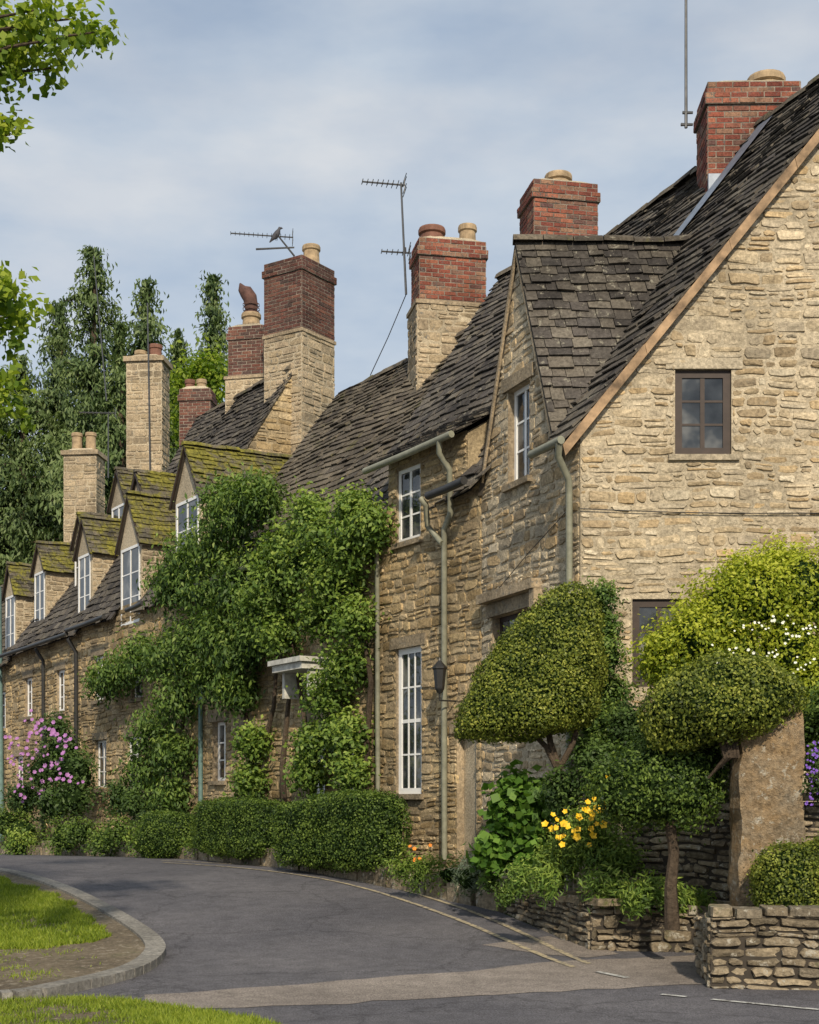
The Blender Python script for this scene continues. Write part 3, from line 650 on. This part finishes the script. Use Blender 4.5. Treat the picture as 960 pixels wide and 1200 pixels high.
mbb.limb([c0+V((0,0,0)),c0+V((0,0,-.09))],[.008,.006],5); mbb.limb([c0+V((-.03,.02,0)),c0+V((-.03,.02,-.09))],[.008,.006],5)
mbb.obj('body',plain('pigeon_feathers',(.06,.06,.07),.7),bd,True)
pipe('eaves_gutter',[T1(-.15,5.78,.33),T1(.62,5.78,.33)],.05,M['pipe'],h1)
pipe('downpipe',[T1(-.1,5.75,.33),T1(-.02,5.62,.3),T1(.1,5.4,.1),T1(.12,5.2,.08),T1(.12,.3,.08)],.042,M['pipe'],h1)
pipe('cable',[TG(x,5.03-.02*math.sin(x*1.2)-x*.02,.045) for x in np.arange(0,4,.3)],.006,M['iron'],h1)
pipe('cable',[T1(.12,5.1,.04),T1(1.2,4.75,.04),T1(2.4,4.3,.04)],.005,M['iron'],h1)
# ------------------------------------------------------------------ terrace houses
def row_house(name,s0,s1,ze,zr,ops=(),doors=(),hd=3.0,roof='slate',wall='front',skips=(),gab=(5.4,),stn=(.08,.17),cw=(.12,.42),fine=True,zb=.0,cut=False):
    e=grp(name); s=MB();b=MB(); allo=list(ops)+list(doors)
    rubble(s,T,s0,s1,zb+.2,ze,[(a-.0,b_,c,d) for a,b_,c,d in allo],ch=stn,cw=cw,gap=.006,dep=(.008,.032),jit=.012)
    backing(b,T,s0,s1,-.3,ze+.05,allo,d=.006)
    for sg,sx in ((-1,s0+.01),(1,s1-.01)):
        if cut and sg<0: continue
        TT=Fr(T(sx,0,0),-ND,UD*sg); k_=(zr-ze)/hd; cl_=[(-k_,1,ze),(k_,1,ze+2*k_*hd)]
        backing(b,TT,0,2*hd,0,zr,(),cl_)
        if sg<0 and gab: rubble(s,TT,0,2*hd,gab[0],zr,(),cl_,ch=(.09,.18),dep=(.004,.03))
    s.obj('wall_stones',M[wall],e); b.obj('walls',M['fmort'] if wall=='front' else M['gmort'],e)
    W=(-ND*hd+V((0,0,zr-ze))).normalized(); ovh=.3; O=T(s0-.04,ze+.05)-W*ovh; S=math.hypot(hd,zr-ze)+ovh; cs=hd/math.hypot(hd,zr-ze)
    def sk(u,w):
        x=(w-ovh)*cs; uu=u+s0-.04
        if cut and uu<(x-1.0)*1.3: return True
        return any(a<uu<c and x<xm for a,c,xm in skips)
    s=MB();b=MB(); slates(s,O,UD,W,s1-s0+.06,S,sk if (skips or cut) else None,bk=b,exp=(.2,.12) if fine else (.24,.16),sag=.05)
    W2=(ND*hd+V((0,0,zr-ze))).normalized(); c0=2.6 if cut else 0; O2=T(s0-.04+c0,ze+.05,-2*hd)-W2*ovh
    b.poly([O2,O2+UD*(s1-s0+.06-c0),O2+UD*(s1-s0+.06-c0)+W2*S,O2+W2*S])
    r_=MB(); ridge(r_,T(s0+c0,zr+.05,-hd),T(s1,zr+.05,-hd),.13); r_.obj('ridge_tiles',M['slate2'],e)
    s.obj('roof_slates',M[roof],e); b.obj('roof_deck',M['dark'],e)
    return e
def gutter(par,s0,s1,z,off=.36,m='pipe',r=.05): pipe('eaves_gutter',[T(s0,z+.02,off),T((s0+s1)/2,z-.01,off),T(s1,z-.02,off)],r,M[m],par)
def dormer(par,s,w_,z0,ze,zr,off,dp,roof='mossy',cols=2,rows=3,cheek='ash',hip=False):
    Td=lambda u,z,d=0: T(s+u,z,-off+d)
    hw=w_/2; b=MB(); op=(-hw+.07,hw-.07,z0+.06,ze-.04)
    backing(b,Td,-hw,hw,z0,ze,[op]); b.poly([Td(-hw,ze),Td(hw,ze),Td(0,zr)])
    for sg in (-1,1): b.poly([Td(sg*hw,z0,0),Td(sg*hw,ze,0),Td(sg*hw,ze,-dp),Td(sg*hw,z0,-dp)])
    b.obj('dormer_walls',M['gmort'],par)
    s_=MB(); 
    Tn=Fr(T(s-hw,0,-off),-ND,-UD); rubble(s_,Tn,0,dp,z0,ze,ch=(.09,.16),dep=(.004,.02)); s_.obj('dormer_cheek',M[cheek],par)
    window(par,Td,op,cols,rows,'white',-.02,.06,lint=False,sill=False)
    s_=MB();b=MB()
    for sg in (-1,1):
        e0=Td(sg*(hw+.12),ze-.10,.1); rd=Td(0,zr+.04,.1); slates(s_,e0,-ND,V(rd)-V(e0),dp+.3,(V(rd)-V(e0)).length,None,exp=(.15,.12),tw=(.12,.28),bk=b,sag=.02)
    s_.obj('dormer_slates',M[roof],par); b.obj('dormer_roof_deck',M['dark'],par)
    r_=MB(); ridge(r_,Td(0,zr+.04,.12),Td(0,zr+.04,-dp),.08,.3); r_.obj('dormer_ridge',M[roof],par)
    f_=MB()
    for sg in (-1,1):
        e0=Td(sg*(hw+.1),ze-.14,.07); rd=Td(0,zr-.04,.07); f_.box(e0,rd-e0,ND*.025,V((0,0,.08)))
    f_.obj('dormer_barge',M['wood'],par)
h2=row_house('terrace_cottage',0,3.8,6.0,10.4,[(1.52,2.22,1.72,3.86),(1.55,2.2,5.42,6.5),(3.45,4.0-.25,1.7,2.75)],[(.12,.6,.7,2.55)],skips=[(.35,2.45,.8)],gab=(8,),cut=True)
s=MB();b=MB(); backing(b,T,.35,2.45,6.05,6.7,[(1.55,2.2,5.42,6.5)],d=.006); rubble(s,T,.35,2.45,6.0,6.7,[(1.55,2.2,5.42,6.5)],dep=(.006,.03))
for x in(.35,2.45): b.poly([T(x,5.95,0),T(x,6.68,0),T(x,7.2,-.85),T(x,7.2,-.9)])
s.obj('raised_wall_stones',M['front'],h2); b.obj('raised_wall',M['fmort'],h2)
s=MB();b=MB(); Wc=(-ND*1+V((0,0,.6))).normalized(); slates(s,T(.25,6.72,.25)-V((0,0,.1)),UD,Wc,2.3,1.4,bk=b,sag=.01); s.obj('catslide_slates',M['slate'],h2); b.obj('catslide_deck',M['dark'],h2)
window(h2,T,(1.52,2.22,1.72,3.86),3,4,'white',.03,.085,sash=True); window(h2,T,(1.55,2.2,5.42,6.5),2,3,'white',.02,.06,lint=False); window(h2,T,(3.45,3.75,1.7,2.75),2,3)
door(h2,T,(.12,.6,.7,2.55),'wood')
gutter(h2,.25,2.6,6.56,.33); gutter(h2,-.1,.8,5.86,.36,'gut',.06); gutter(h2,2.5,3.8,5.78,.36)
pipe('downpipe',[T(.55,6.55,.33),T(.6,6.4,.3),T(.62,6.2,.12),T(.62,5.6,.1),T(.78,5.4,.1),T(.78,.8,.1)],.042,M['pipe'],h2)
pipe('downpipe',[T(.9,5.82,.42),T(.85,5.72,.36),T(1.15,5.5,.14),T(.78,5.2,.14)],.042,M['pipe'],h2)
pipe('downpipe',[T(2.55,5.75,.33),T(2.6,5.6,.12),T(2.6,.8,.1)],.038,M['pipe'],h2)
chimney(h2,T(5.4,0,-3.0)[:2],1.2,.7,8.5,11.5,(1,.2),low=(10.35,.05),pots=((-.3,0,.23,.3,'potr'),(.35,0,.16,.4,'pot')))
h3=row_house('terrace_cottage',3.8,9.3,5.9,9.75,[(8.3,8.9,2.0,3.1)],[(4.45,5.1,.75,2.9),(7.1,7.8,.75,2.9)],roof='slate2',gab=(9,))
door(h3,T,(4.45,5.1,.75,2.9),'white'); door(h3,T,(7.1,7.8,.75,2.9)); window(h3,T,(8.3,8.9,2.0,3.1))
cn=MB(); cn.fb(T,4.15,5.3,3.83,3.91,.02,.62); cn.fb(T,4.2,5.25,3.72,3.827,.02,.56); cn.fb(T,4.25,4.33,3.3,3.717,.02,.4); cn.fb(T,5.12,5.2,3.3,3.717,.02,.4); cn.obj('door_hood',M['hood'],h3)
gutter(h3,3.85,6.2,5.72); gutter(h3,6.3,9.3,5.66)
h4=row_house('terrace_cottage',9.3,11.5,5.8,8.9,[(10.6,11.1,1.9,2.9)],gab=(9,),skips=[(9.45,10.75,.6)],roof='slate2')
dormer(h4,10.1,1.25,5.75,7.55,8.55,0,2.3); window(h4,T,(10.6,11.1,1.9,2.9))
pipe('downpipe',[T(9.2,5.6,.3),T(9.25,5.3,.1),T(9.25,.8,.1)],.045,M['pipeg'],h4)
h5=row_house('terrace_cottage',11.5,16.4,5.8,10.9,[(12.6,13.4,1.9,3.0),(14.7,15.4,1.9,3.0),(14.9,15.5,3.9,4.9),(12.5,13.1,3.8,4.8)],[(11.7,12.3,.6,2.7)],gab=(5.4,),wall='front',skips=[(12.6,13.8,.7)],stn=(.1,.2),cw=(.2,.5))
dormer(h5,13.2,1.25,5.35,7.1,8.15,0,2.6); dormer(h5,15.1,1.1,6.9,8.3,9.1,.9,1.8)
for o in [(12.6,13.4,1.9,3.0),(14.7,15.4,1.9,3.0),(14.9,15.5,3.9,4.9),(12.5,13.1,3.8,4.8)]: window(h5,T,o,dep=.05)
door(h5,T,(11.7,12.3,.6,2.7),'wood')
gutter(h5,11.6,12.5,5.62,m='gut'); gutter(h5,13.9,16.4,5.6,m='gut')
chimney(h5,T(11.95,0,-3.4)[:2],1.05,1.15,8.5,13.3,(.62,-.42),low=(11.7,.0),mats=('brickd','bmort'),pots=((.25,.1,.19,.45,'pot'),),cap='corbel')
chimney(h5,T(14.4,0,-3.4)[:2],.85,.8,9,12.6,(.9,-.2),low=(11.4,.05),mats=('brickd','bmort'),pots=((0,0,.22,.4,'pot'),))
cw_=MB(); q=T(14.4,12.98,-3.4); cw_.limb([q,q+V((0,0,.22)),q+V((-.03,0,.4)),q+V((-.13,0,.55)),q+V((-.22,0,.62)),q+V((-.26,0,.74))],[.13,.16,.17,.16,.10,.02],12)
for i in range(3): cw_.limb([q+V((0,0,.02+i*.1)),q+V((0,0,.05+i*.1))],[.2,.2],12)
cw_.obj('chimney_cowl',M['cowl'],h5,True)
h6=row_house('terrace_cottage',16.4,22,5.65,9.9,[(17,17.7,1.7,2.8),(19,19.7,1.7,2.8),(21,21.6,1.7,2.8),(17.6,18.2,3.8,4.8),(20.2,20.8,3.8,4.8)],[(18.1,18.7,.4,2.5)],gab=(9.5,),stn=(.1,.2),cw=(.2,.5),fine=False)
for o in [(17,17.7,1.7,2.8),(19,19.7,1.7,2.8),(21,21.6,1.7,2.8),(17.6,18.2,3.8,4.8),(20.2,20.8,3.8,4.8)]: window(h6,T,o,dep=.05)
door(h6,T,(18.1,18.7,.4,2.5),'wood')
dormer(h6,16.9,1.0,5.9,7.5,8.3,.25,2.2); dormer(h6,19.4,1.0,6.5,8.2,8.9,1.0,1.6); dormer(h6,18.0,1.1,7.6,9.0,9.8,1.5,1.8); dormer(h6,21.2,1.0,6.1,7.7,8.4,.5,1.8)
gutter(h6,16.4,22,5.48,m='gut')
pipe('downpipe',[T(16.5,5.4,.3),T(16.5,5.1,.1),T(16.5,.4,.1)],.05,M['gut'],h6)
pipe('downpipe',[T(19.0,5.4,.3),T(19,5.1,.1),T(19,.4,.1)],.045,M['gut'],h6)
chimney(h6,T(19.9,0,-3.0)[:2],.95,.75,8.5,13.3,(1,-.1),mats=('ash','gmort'),pots=((-.2,0,.16,.25,'pot'),(.2,0,.18,.4,'potr')),cap='slab')
chimney(h6,T(18.0,0,-3.6)[:2],.8,.6,8.5,12.1,(1,-.1),mats=('brickd','bmort'),pots=((.1,0,.13,.3,'pot'),(-.2,0,.13,.3,'potr')))
h7=row_house('terrace_cottage',22,34,5.4,9.0,[(23,23.7,1.5,2.6),(25.2,25.9,1.5,2.6),(22.6,23.2,3.6,4.6),(24.4,25,3.6,4.6)],gab=(8.6,),stn=(.1,.2),cw=(.2,.5),fine=False,roof='slate2')
for o in [(23,23.7,1.5,2.6),(25.2,25.9,1.5,2.6),(22.6,23.2,3.6,4.6),(24.4,25,3.6,4.6)]: window(h7,T,o,dep=.05)
dormer(h7,23.2,1.0,5.6,7.3,8.1,.3,2.2); gutter(h7,22,34,5.22,m='gut')
pipe('downpipe',[T(22.6,7.4,.2),T(22.6,.4,.12)],.08,M['pipeg'],h7)
chimney(h7,T(25.0,0,-3.0)[:2],.98,.8,8,11.9,(1,-.1),mats=('ash','gmort'),pots=((-.22,0,.16,.6,'pot'),(.2,0,.16,.6,'pot')),cap='slab')
ln=grp('wall_lantern'); lb_=MB(); c=T(.62,3.32,.28); lb_.lathe(c+V((0,0,0)),[(.03,-.22),(.06,-.17),(.065,-.15),(.09,.1),(.105,.12),(.105,.135),(.045,.2),(.02,.23),(.008,.27)],6); lb_.limb([T(.62,3.0,.0),T(.62,3.0,.28),T(.62,3.12,.28)],[.012]*3,6); lb_.obj('lantern_body',M['iron'],ln)
pipe('overhead_wire',[P(434,440,26),P(455,395,25.6),P(476,345,25.2)],.008,M['iron'])
# ------------------------------------------------------------------ climbing plants
def fblobs(lst,off=.35,ry=.5):
    o=[]
    for x,y,r in lst:
        s_=spx(x); Y=19.2+s_/1.1755; R_=r*Y/F; o.append((FP(x,y,off),(R_,R_,R_)))
    return o
vb=fblobs([(440,640,32),(405,632,34),(375,665,36),(345,695,32),(420,685,32),(440,728,20),(430,780,22),(408,815,24),(432,862,22),(392,870,18),(395,722,22),(322,715,24),(458,620,18),(360,640,20),(340,660,18),(350,745,18),(437,905,15),(315,915,13),(385,905,15),(440,600,14),(385,605,16),(318,870,12)],.36)
v=bush('climbing_vine',vb,80,20,.12,.085,L_vine,core=False,lo=.45)
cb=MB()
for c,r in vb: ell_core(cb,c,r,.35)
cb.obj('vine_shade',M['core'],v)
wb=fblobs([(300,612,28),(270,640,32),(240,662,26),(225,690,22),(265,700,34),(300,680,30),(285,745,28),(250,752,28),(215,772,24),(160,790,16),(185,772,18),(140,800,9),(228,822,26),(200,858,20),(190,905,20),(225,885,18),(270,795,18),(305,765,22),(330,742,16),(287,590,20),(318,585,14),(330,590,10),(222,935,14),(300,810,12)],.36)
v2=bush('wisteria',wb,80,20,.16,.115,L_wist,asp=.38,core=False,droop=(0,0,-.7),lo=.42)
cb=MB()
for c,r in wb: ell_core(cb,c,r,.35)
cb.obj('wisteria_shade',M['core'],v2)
st=MB()
for pts in ([(440,980),(438,900),(445,800),(430,700),(410,650)],[(380,980),(372,880),(360,800),(345,720)],[(300,980),(305,880),(285,780),(270,700)],[(205,990),(215,900),(230,800),(245,690)],[(300,980),(312,900),(330,830),(335,760)],[(345,980),(340,900),(348,820),(352,760)]):
    st.limb([FP(x,y,.15) for x,y in pts],np.linspace(.06,.025,len(pts)))
st.obj('vine_stems',M['bark'],v)
ang=math.atan2(UD.y,UD.x)
def hedge(s0,s1,off,wd,zt,name='box_hedge'):
    e=grp(name); c=T((s0+s1)/2,0,off); zb=H(c.y)+.15; z=(zb+zt)/2
    cover(name,[superell((c.x,c.y,z),((s1-s0)/2,wd/2,(zt-zb)/2),ang,.36)],2600,.038,L_hedge,e,.024,.6,.03)
hedge(.75,2.95,.95,.7,1.72); hedge(2.5,3.6,1.1,.6,1.58); hedge(4.35,7.0,.95,.75,1.62)
sb=grp('clipped_shrub'); c=T(8.6,0,1.0); cover('s',[superell((c.x,c.y,.98),(.75,.5,.42),ang,.6)],2200,.04,L_hedge,sb)
def rowshrub(name,lst,mat,size=.09,cr=.1,nc=45,nl=22,asp=.5,droop=None):
    bl=[(FP(x,y,o),(r*(19.2+spx(x)/1.1755)/F,)*3) for x,y,r,o in lst]; return bush(name,bl,nc,nl,cr,size,mat,asp,droop=droop)
rb=rowshrub('lilac_shrub',[(115,880,24,.8),(98,905,24,.9),(130,905,26,.8),(115,940,24,1.0),(78,935,18,1.0),(140,935,18,1.),(105,855,14,.8)],L_dk)
pc=[]
for cx_,cy_ in [(100,850),(125,852),(85,870),(110,880),(140,880),(95,905),(125,905),(148,910),(78,890),(135,860),(112,925),(85,925)]:
    pc+=[FP(cx_+random.gauss(0,7),cy_+random.gauss(0,7),U_(1.15,1.45)) for _ in range(9)]
flowers('blossom',pc,.05,Fp,rb,6)
rowshrub('garden_shrub',[(60,965,18,1.1),(85,975,20,1.2),(145,980,20,1.3),(165,975,14,1.3),(195,985,14,1.3),(215,975,12,1.3)],L_hedge,.07)
rowshrub('garden_shrub',[(20,985,12,1.4),(5,985,10,1.4),(40,985,14,1.4),(180,935,18,.7),(205,945,14,.8),(62,940,16,.7),(25,960,14,.8)],L_dk,.09)
rowshrub('garden_shrub',[(-20,975,18,1.2),(110,990,12,1.7),(245,985,14,1.3)],L_vine,.07)
# ------------------------------------------------------------------ topiary
def X_(px,Y): return (px-480)*Y/F
def Z_(py,Y): return CH-(py-940)*Y/F
t1=grp('topiary_yew'); Y=15.6
rows=[(686,664,682),(692,650,694),(705,632,700),(725,608,703),(745,590,705),(765,575,706),(785,563,706),(805,553,704),(825,544,700),(840,538,693),(852,534,680),(860,533,650),(866,536,600),(858,560,590)]
g=loft([(Z_(a,Y),X_(b_,Y),X_(c,Y)) for a,b_,c in rows],Y,.75,dmax=.62)
cover('t',[g],4200,.036,L_topi,t1,.02,.6,.028)
tb=MB(); tb.limb([(X_(655,Y),Y,.5),P(657,930,Y),P(655,900,Y),P(645,870,Y),P(640,840,Y)],[.055,.045,.04,.035,.03]); tb.limb([P(655,905,Y),P(640,875,Y),P(615,850,Y)],[.035,.03,.02]); tb.limb([P(656,900,Y),P(672,870,Y),P(680,840,Y)],[.035,.03,.02]); tb.obj('trunk',M['bark'],t1)
t2=grp('topiary_arch'); Y=13.05
rows=[(772,850,880),(778,812,910),(788,787,925),(800,772,936),(815,762,941),(828,757,938),(842,755,925),(855,757,895),(868,762,850),(878,770,815),(872,785,800)]
g=loft([(Z_(a,Y),X_(b_,Y),X_(c,Y)) for a,b_,c in rows],Y,.7,dmax=.5)
rows=[(862,770,840),(870,750,850),(885,728,853),(900,712,853),(920,702,850),(940,700,842),(955,708,825),(965,730,800),(962,745,780)]
Y2=13.5
g2=loft([(Z_(a,Y2),X_(b_,Y2),X_(c,Y2)) for a,b_,c in rows],Y2,.7,dmax=.5)
cover('t',[g],4200,.036,L_topi,t2,.022,.6,.035); cover('t',[g2],4200,.04,L_hedge,t2,.06,.5,.07)
tb=MB(); Y=13.4; tb.limb([(X_(788,Y),Y,.4),P(786,1040,Y),P(790,1000,Y),P(786,970,Y),P(800,920,Y),P(840,880,Y),P(850,860,Y)],[.075,.06,.05,.055,.045,.04,.03]); tb.obj('trunk',M['bark'],t2)
Y=13.0
for i in range(6):
    tb=MB(); tb.limb([P(830+i*7,912-i*7,Y),P(850+i*3,888,Y-.1),P(842+i*4,862,Y)],[.012,.02,.02],6); tb.obj('branch',M['bark'],t2)
def pb(lst,Y): return [(P(x,y,Y+U_(-.2,.2)),(r*Y/F,r*Y/F*.8,r*Y/F)) for x,y,r in lst]
gs=bush('golden_privet',pb([(850,715,40),(890,700,42),(940,690,44),(810,750,36),(778,768,24),(860,765,40),(925,760,46),(985,700,60),(960,800,36),(830,732,34),(870,680,22),(915,665,20),(790,790,22)],15.0),120,28,.085,.05,L_gold,lo=.6)
fl=[]
for cx_,cy_ in [(880,735),(905,728),(930,745),(870,765),(950,735),(900,770),(940,780),(845,770),(920,800)]: fl+=[P(cx_+random.gauss(0,9),cy_+random.gauss(0,5),14.3) for _ in range(8)]
flowers('blossom',fl,.016,Fw,gs)
bush('wall_ivy',pb([(703,700,16),(708,735,18),(712,770,20),(716,810,22),(700,850,26),(725,860,28),(690,880,22)],16.3),60,20,.06,.05,L_wist,lo=.5)
bush('garden_shrub',pb([(700,900,26),(735,890,26),(715,930,24),(660,930,22),(745,930,20),(770,960,18),(740,850,20)],15.4),60,26,.06,.05,L_dk)
bush('garden_shrub',pb([(955,850,20),(965,880,20),(975,830,26)],13.6),60,24,.05,.05,L_hedge)
vf=bush('trailing_bellflower',pb([(958,890,14),(962,920,14)],13.1),50,20,.04,.04,L_dk); flowers('blossom',[P(U_(945,965),U_(868,945),12.9) for _ in range(60)],.016,Fv,vf)
bbx=grp('box_ball'); cover('b',[superell((X_(940,12.5),12.55,.86),(.42,.36,.36),0,.8),superell((X_(985,12.5),12.5,.9),(.4,.4,.4),0,.8)],5200,.03,L_topi,bbx,.018,.6,.016)
gp=grp('stone_gatepost'); g=MB(); n=10
cx,cy=X_(903,13),13.15; zs_=np.linspace(.35,2.44,22)
vs=[]
RG=[(-.92,-.92),(-.5,-1.05),(0,-1.0),(.5,-1.04),(.93,-.92),(1.03,0),(.95,.95),(0,1),(-.95,.95),(-1.03,0)]
for j,z in enumerate(zs_):
    for (sx,sy) in RG:
        k_=1-.04*j/21; vs.append((cx+sx*.32*k_+U_(-.012,.012)+.012*math.sin(j*.8),cy+sy*.22*k_+U_(-.012,.012),z))
for kx,dz in ((.85,.04),(.4,.06)):
    for (sx,sy) in RG: vs.append((cx+sx*.31*kx,cy+sy*.21*kx,2.44+dz))
g.add(vs,[(j*10+i,j*10+(i+1)%10,(j+1)*10+(i+1)%10,(j+1)*10+i) for j in range(23) for i in range(10)]+[tuple(range(230,240))]); g.obj('pillar',M['post'],gp)
bp=bush('hollyhock_plant',pb([(600,950,24),(625,965,26),(590,985,22),(620,1000,24),(640,940,18),(575,1000,14),(605,925,14)],15.9),60,6,.08,.11,L_big,asp=.9,cs=.45,lo=.5)
pp=bush('welsh_poppy_plant',pb([(680,985,24),(705,1000,26),(660,1005,22),(725,1010,18),(645,1020,14),(690,970,20)],14.9),70,22,.07,.06,L_vine,asp=.3,cs=.5,lo=.5)
yc=[]
for cx_,cy_ in [(660,965),(680,950),(700,945),(690,975),(712,960),(652,978),(670,975),(705,935)]: yc+=[P(cx_+random.gauss(0,7),cy_+random.gauss(0,8),14.5+U_(-.2,.2)) for _ in range(5)]
flowers('blossom',yc,.04,Fy,pp)
stm=MB()
for c in yc[:]: stm.limb([c+V((0,.02,0)),c+V((U_(-.03,.03),.15,-.3))],[.003,.004],4)
stm.obj('stems',L_vine,pp)
bush('fern_clump',pb([(700,1040,14),(725,1043,12),(760,1045,14),(785,1048,10),(800,1060,8),(640,1035,10),(610,1030,10),(820,1058,8),(745,1055,8)],14.25),40,14,.06,.08,L_vine,asp=.22,cs=.4)
bush('moss_phlox',pb([(575,1032,9),(600,1040,8),(590,1050,6)],16.0),30,20,.04,.04,L_wist,cs=.4)
lv=bush('lavender_clump',pb([(548,1030,16),(560,1015,14)],17.0),50,20,.05,.06,leafmat('lavender_leaf',[(.06,.09,.05),(.12,.16,.1),(.17,.21,.16)]),asp=.2)
wl=bush('verge_weed',pb([(490,1028,14),(500,1015,10),(470,1022,8)],18.2),35,12,.05,.06,L_vine,asp=.25,cs=.4); flowers('blossom',[P(U_(475,505),U_(990,1010),18) for _ in range(7)],.025,Fo,wl)
bush('verge_weed',[(V((e_[0]+U_(.0,.2),e_[1],H(e_[1])+.28)),(.3,.3,.18)) for e_ in [(.4,18.2),(-.1,19.1),(-.9,20.4),(-1.5,21.5),(-2.6,23.2),(-3.8,25),(-4.9,26.8),(-6.4,29),(-7.7,31),(-9,33.2)]],30,14,.07,.08,L_vine,asp=.25,cs=.5)
# ------------------------------------------------------------------ trees
def conifer(px,top,Yd,wpx,mat=L_con,name='conifer_tree',pw=.8):
    e=grp(name); x0=X_(px,Yd); zt=Z_(top,Yd); R0=wpx*Yd/F; tr=MB(); tr.limb([(x0,Yd,0),(x0,Yd,zt*.5),(x0+.1,Yd,zt*.97)],[.45,.28,.04]); 
    PS=[];NS=[];TS=[]; z=zt*.35; ph=U_(0,6)
    while z<zt:
        fr=(z/zt); rad=R0*min(1,((1-fr)*2.6)**pw+.04)
        for i in range(rng.integers(3,6)):
            a=rng.uniform(0,6.28); L=rad*rng.uniform(.3,1.25)*(1+.25*math.sin(a*2+z*1.1+ph)); k_=max(4,int(L*8)); t=np.linspace(.1,1,k_)
            if L>1.2 and rng.random()<.6: tr.limb([(x0,Yd,z),(x0+math.cos(a)*L*.9,Yd+math.sin(a)*L*.9,z-.1*L)],[.05,.02],4)
            rp=np.repeat(t,16); n_=len(rp); ct=rng.uniform(0,.5)
            hx=rng.normal(size=n_)*.24*(.4+rp); dz=-L*.22*rp**2+.16*L*rp - np.abs(rng.normal(size=n_))*.42*(.3+rp)
            p=np.stack([x0+math.cos(a)*L*rp-math.sin(a)*hx,Yd+math.sin(a)*L*rp+math.cos(a)*hx,z+dz],1)
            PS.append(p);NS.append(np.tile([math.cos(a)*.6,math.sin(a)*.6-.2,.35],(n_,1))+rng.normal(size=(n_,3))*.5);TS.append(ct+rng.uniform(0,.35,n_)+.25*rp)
        z+=.40
    tr.obj('trunk',M['bark'],e); leaves('foliage',np.concatenate(PS),np.concatenate(NS),.27,np.concatenate(TS),mat,e,.34,droop=(0,0,-.8))
for a_ in [(108,286,58,70),(172,318,60,56),(250,322,64,50),(70,345,61,60),(25,415,60,70),(140,380,56,50),(-20,400,60,70),(210,385,66,40)]: conifer(*a_)
tb_=grp('broadleaf_tree'); tm=MB(); tm.limb([(X_(238,58),58,0),(X_(238,58),58,8),(X_(236,58),58,15)],[.35,.25,.08]); tm.obj('trunk',M['bark'],tb_)
bush('x',pb([(238,465,18),(228,490,18),(245,500,20),(240,440,10),(222,455,9)],54),40,34,.4,.2,L_tree,parent=tb_)
dh=bush('distant_trees',[((-30+i*5+U_(-1,1),75+U_(-3,3),4+U_(-1,2)),(4.5,3,6)) for i in range(0,7)]+[((-70+i*6,90,5),(6,3,7)) for i in range(6)],60,26,.8,.7,L_con)
lt=grp('linden_tree'); tm=MB(); bx=-5.2
tm.limb([(bx,10.2,0),(bx+.05,10.2,1.5),(bx-.05,10.2,3.5),(bx+.1,10.1,6),(bx,10,8.5)],[.34,.27,.23,.16,.06],12)
def branch(pts,r): tm.limb(pts,np.linspace(r,.006,len(pts)),7)
ends=[]
tips=[(70,45),(100,45),(30,30),(60,80),(20,60),(8,85),(40,12),(88,22),(110,38),(6,150),(12,158),(15,340),(25,370),(8,360),(5,395),(12,455),(15,485),(0,440),(-10,350),(-15,470),(0,20),(-20,60),(-5,320),(50,30)]
for (x,y) in tips:
    p=P(x,y,10+U_(-.3,.3)); q=V((bx+.1,10.1,p.z-1.3)); mid=q.lerp(p,.55)+V((0,0,.3)); branch([q,q.lerp(mid,.5)+V((0,0,.1)),mid,p.lerp(mid,.3)+V((0,0,.05)),p],.03); ends.append((p,.12))
    ends.append((p.lerp(mid,.45),.12))
tm.obj('trunk',M['bark'],lt)
p_,n_,t_=clumps([(c,(r*1.2,r,r*.9)) for c,r in ends],12,7,.055,.3); leaves('leaves_near',p_,n_,.07,t_+.1,L_tree,lt,.75)
oth=[((bx+U_(-2.2,1.0),10.2+U_(-2.4,2.2),U_(3.8,9.3)),(.7,.7,.6)) for _ in range(40)]
oth=[o for o in oth if o[0][0]+.9< -.3*o[0][1]]
p_,n_,t_=clumps(oth,30,14,.14,.3); leaves('leaves',p_,n_,.1,t_,L_tree,lt,.75)
print('objects',len(bpy.data.objects),'verts',sum(len(m.vertices) for m in bpy.data.meshes))
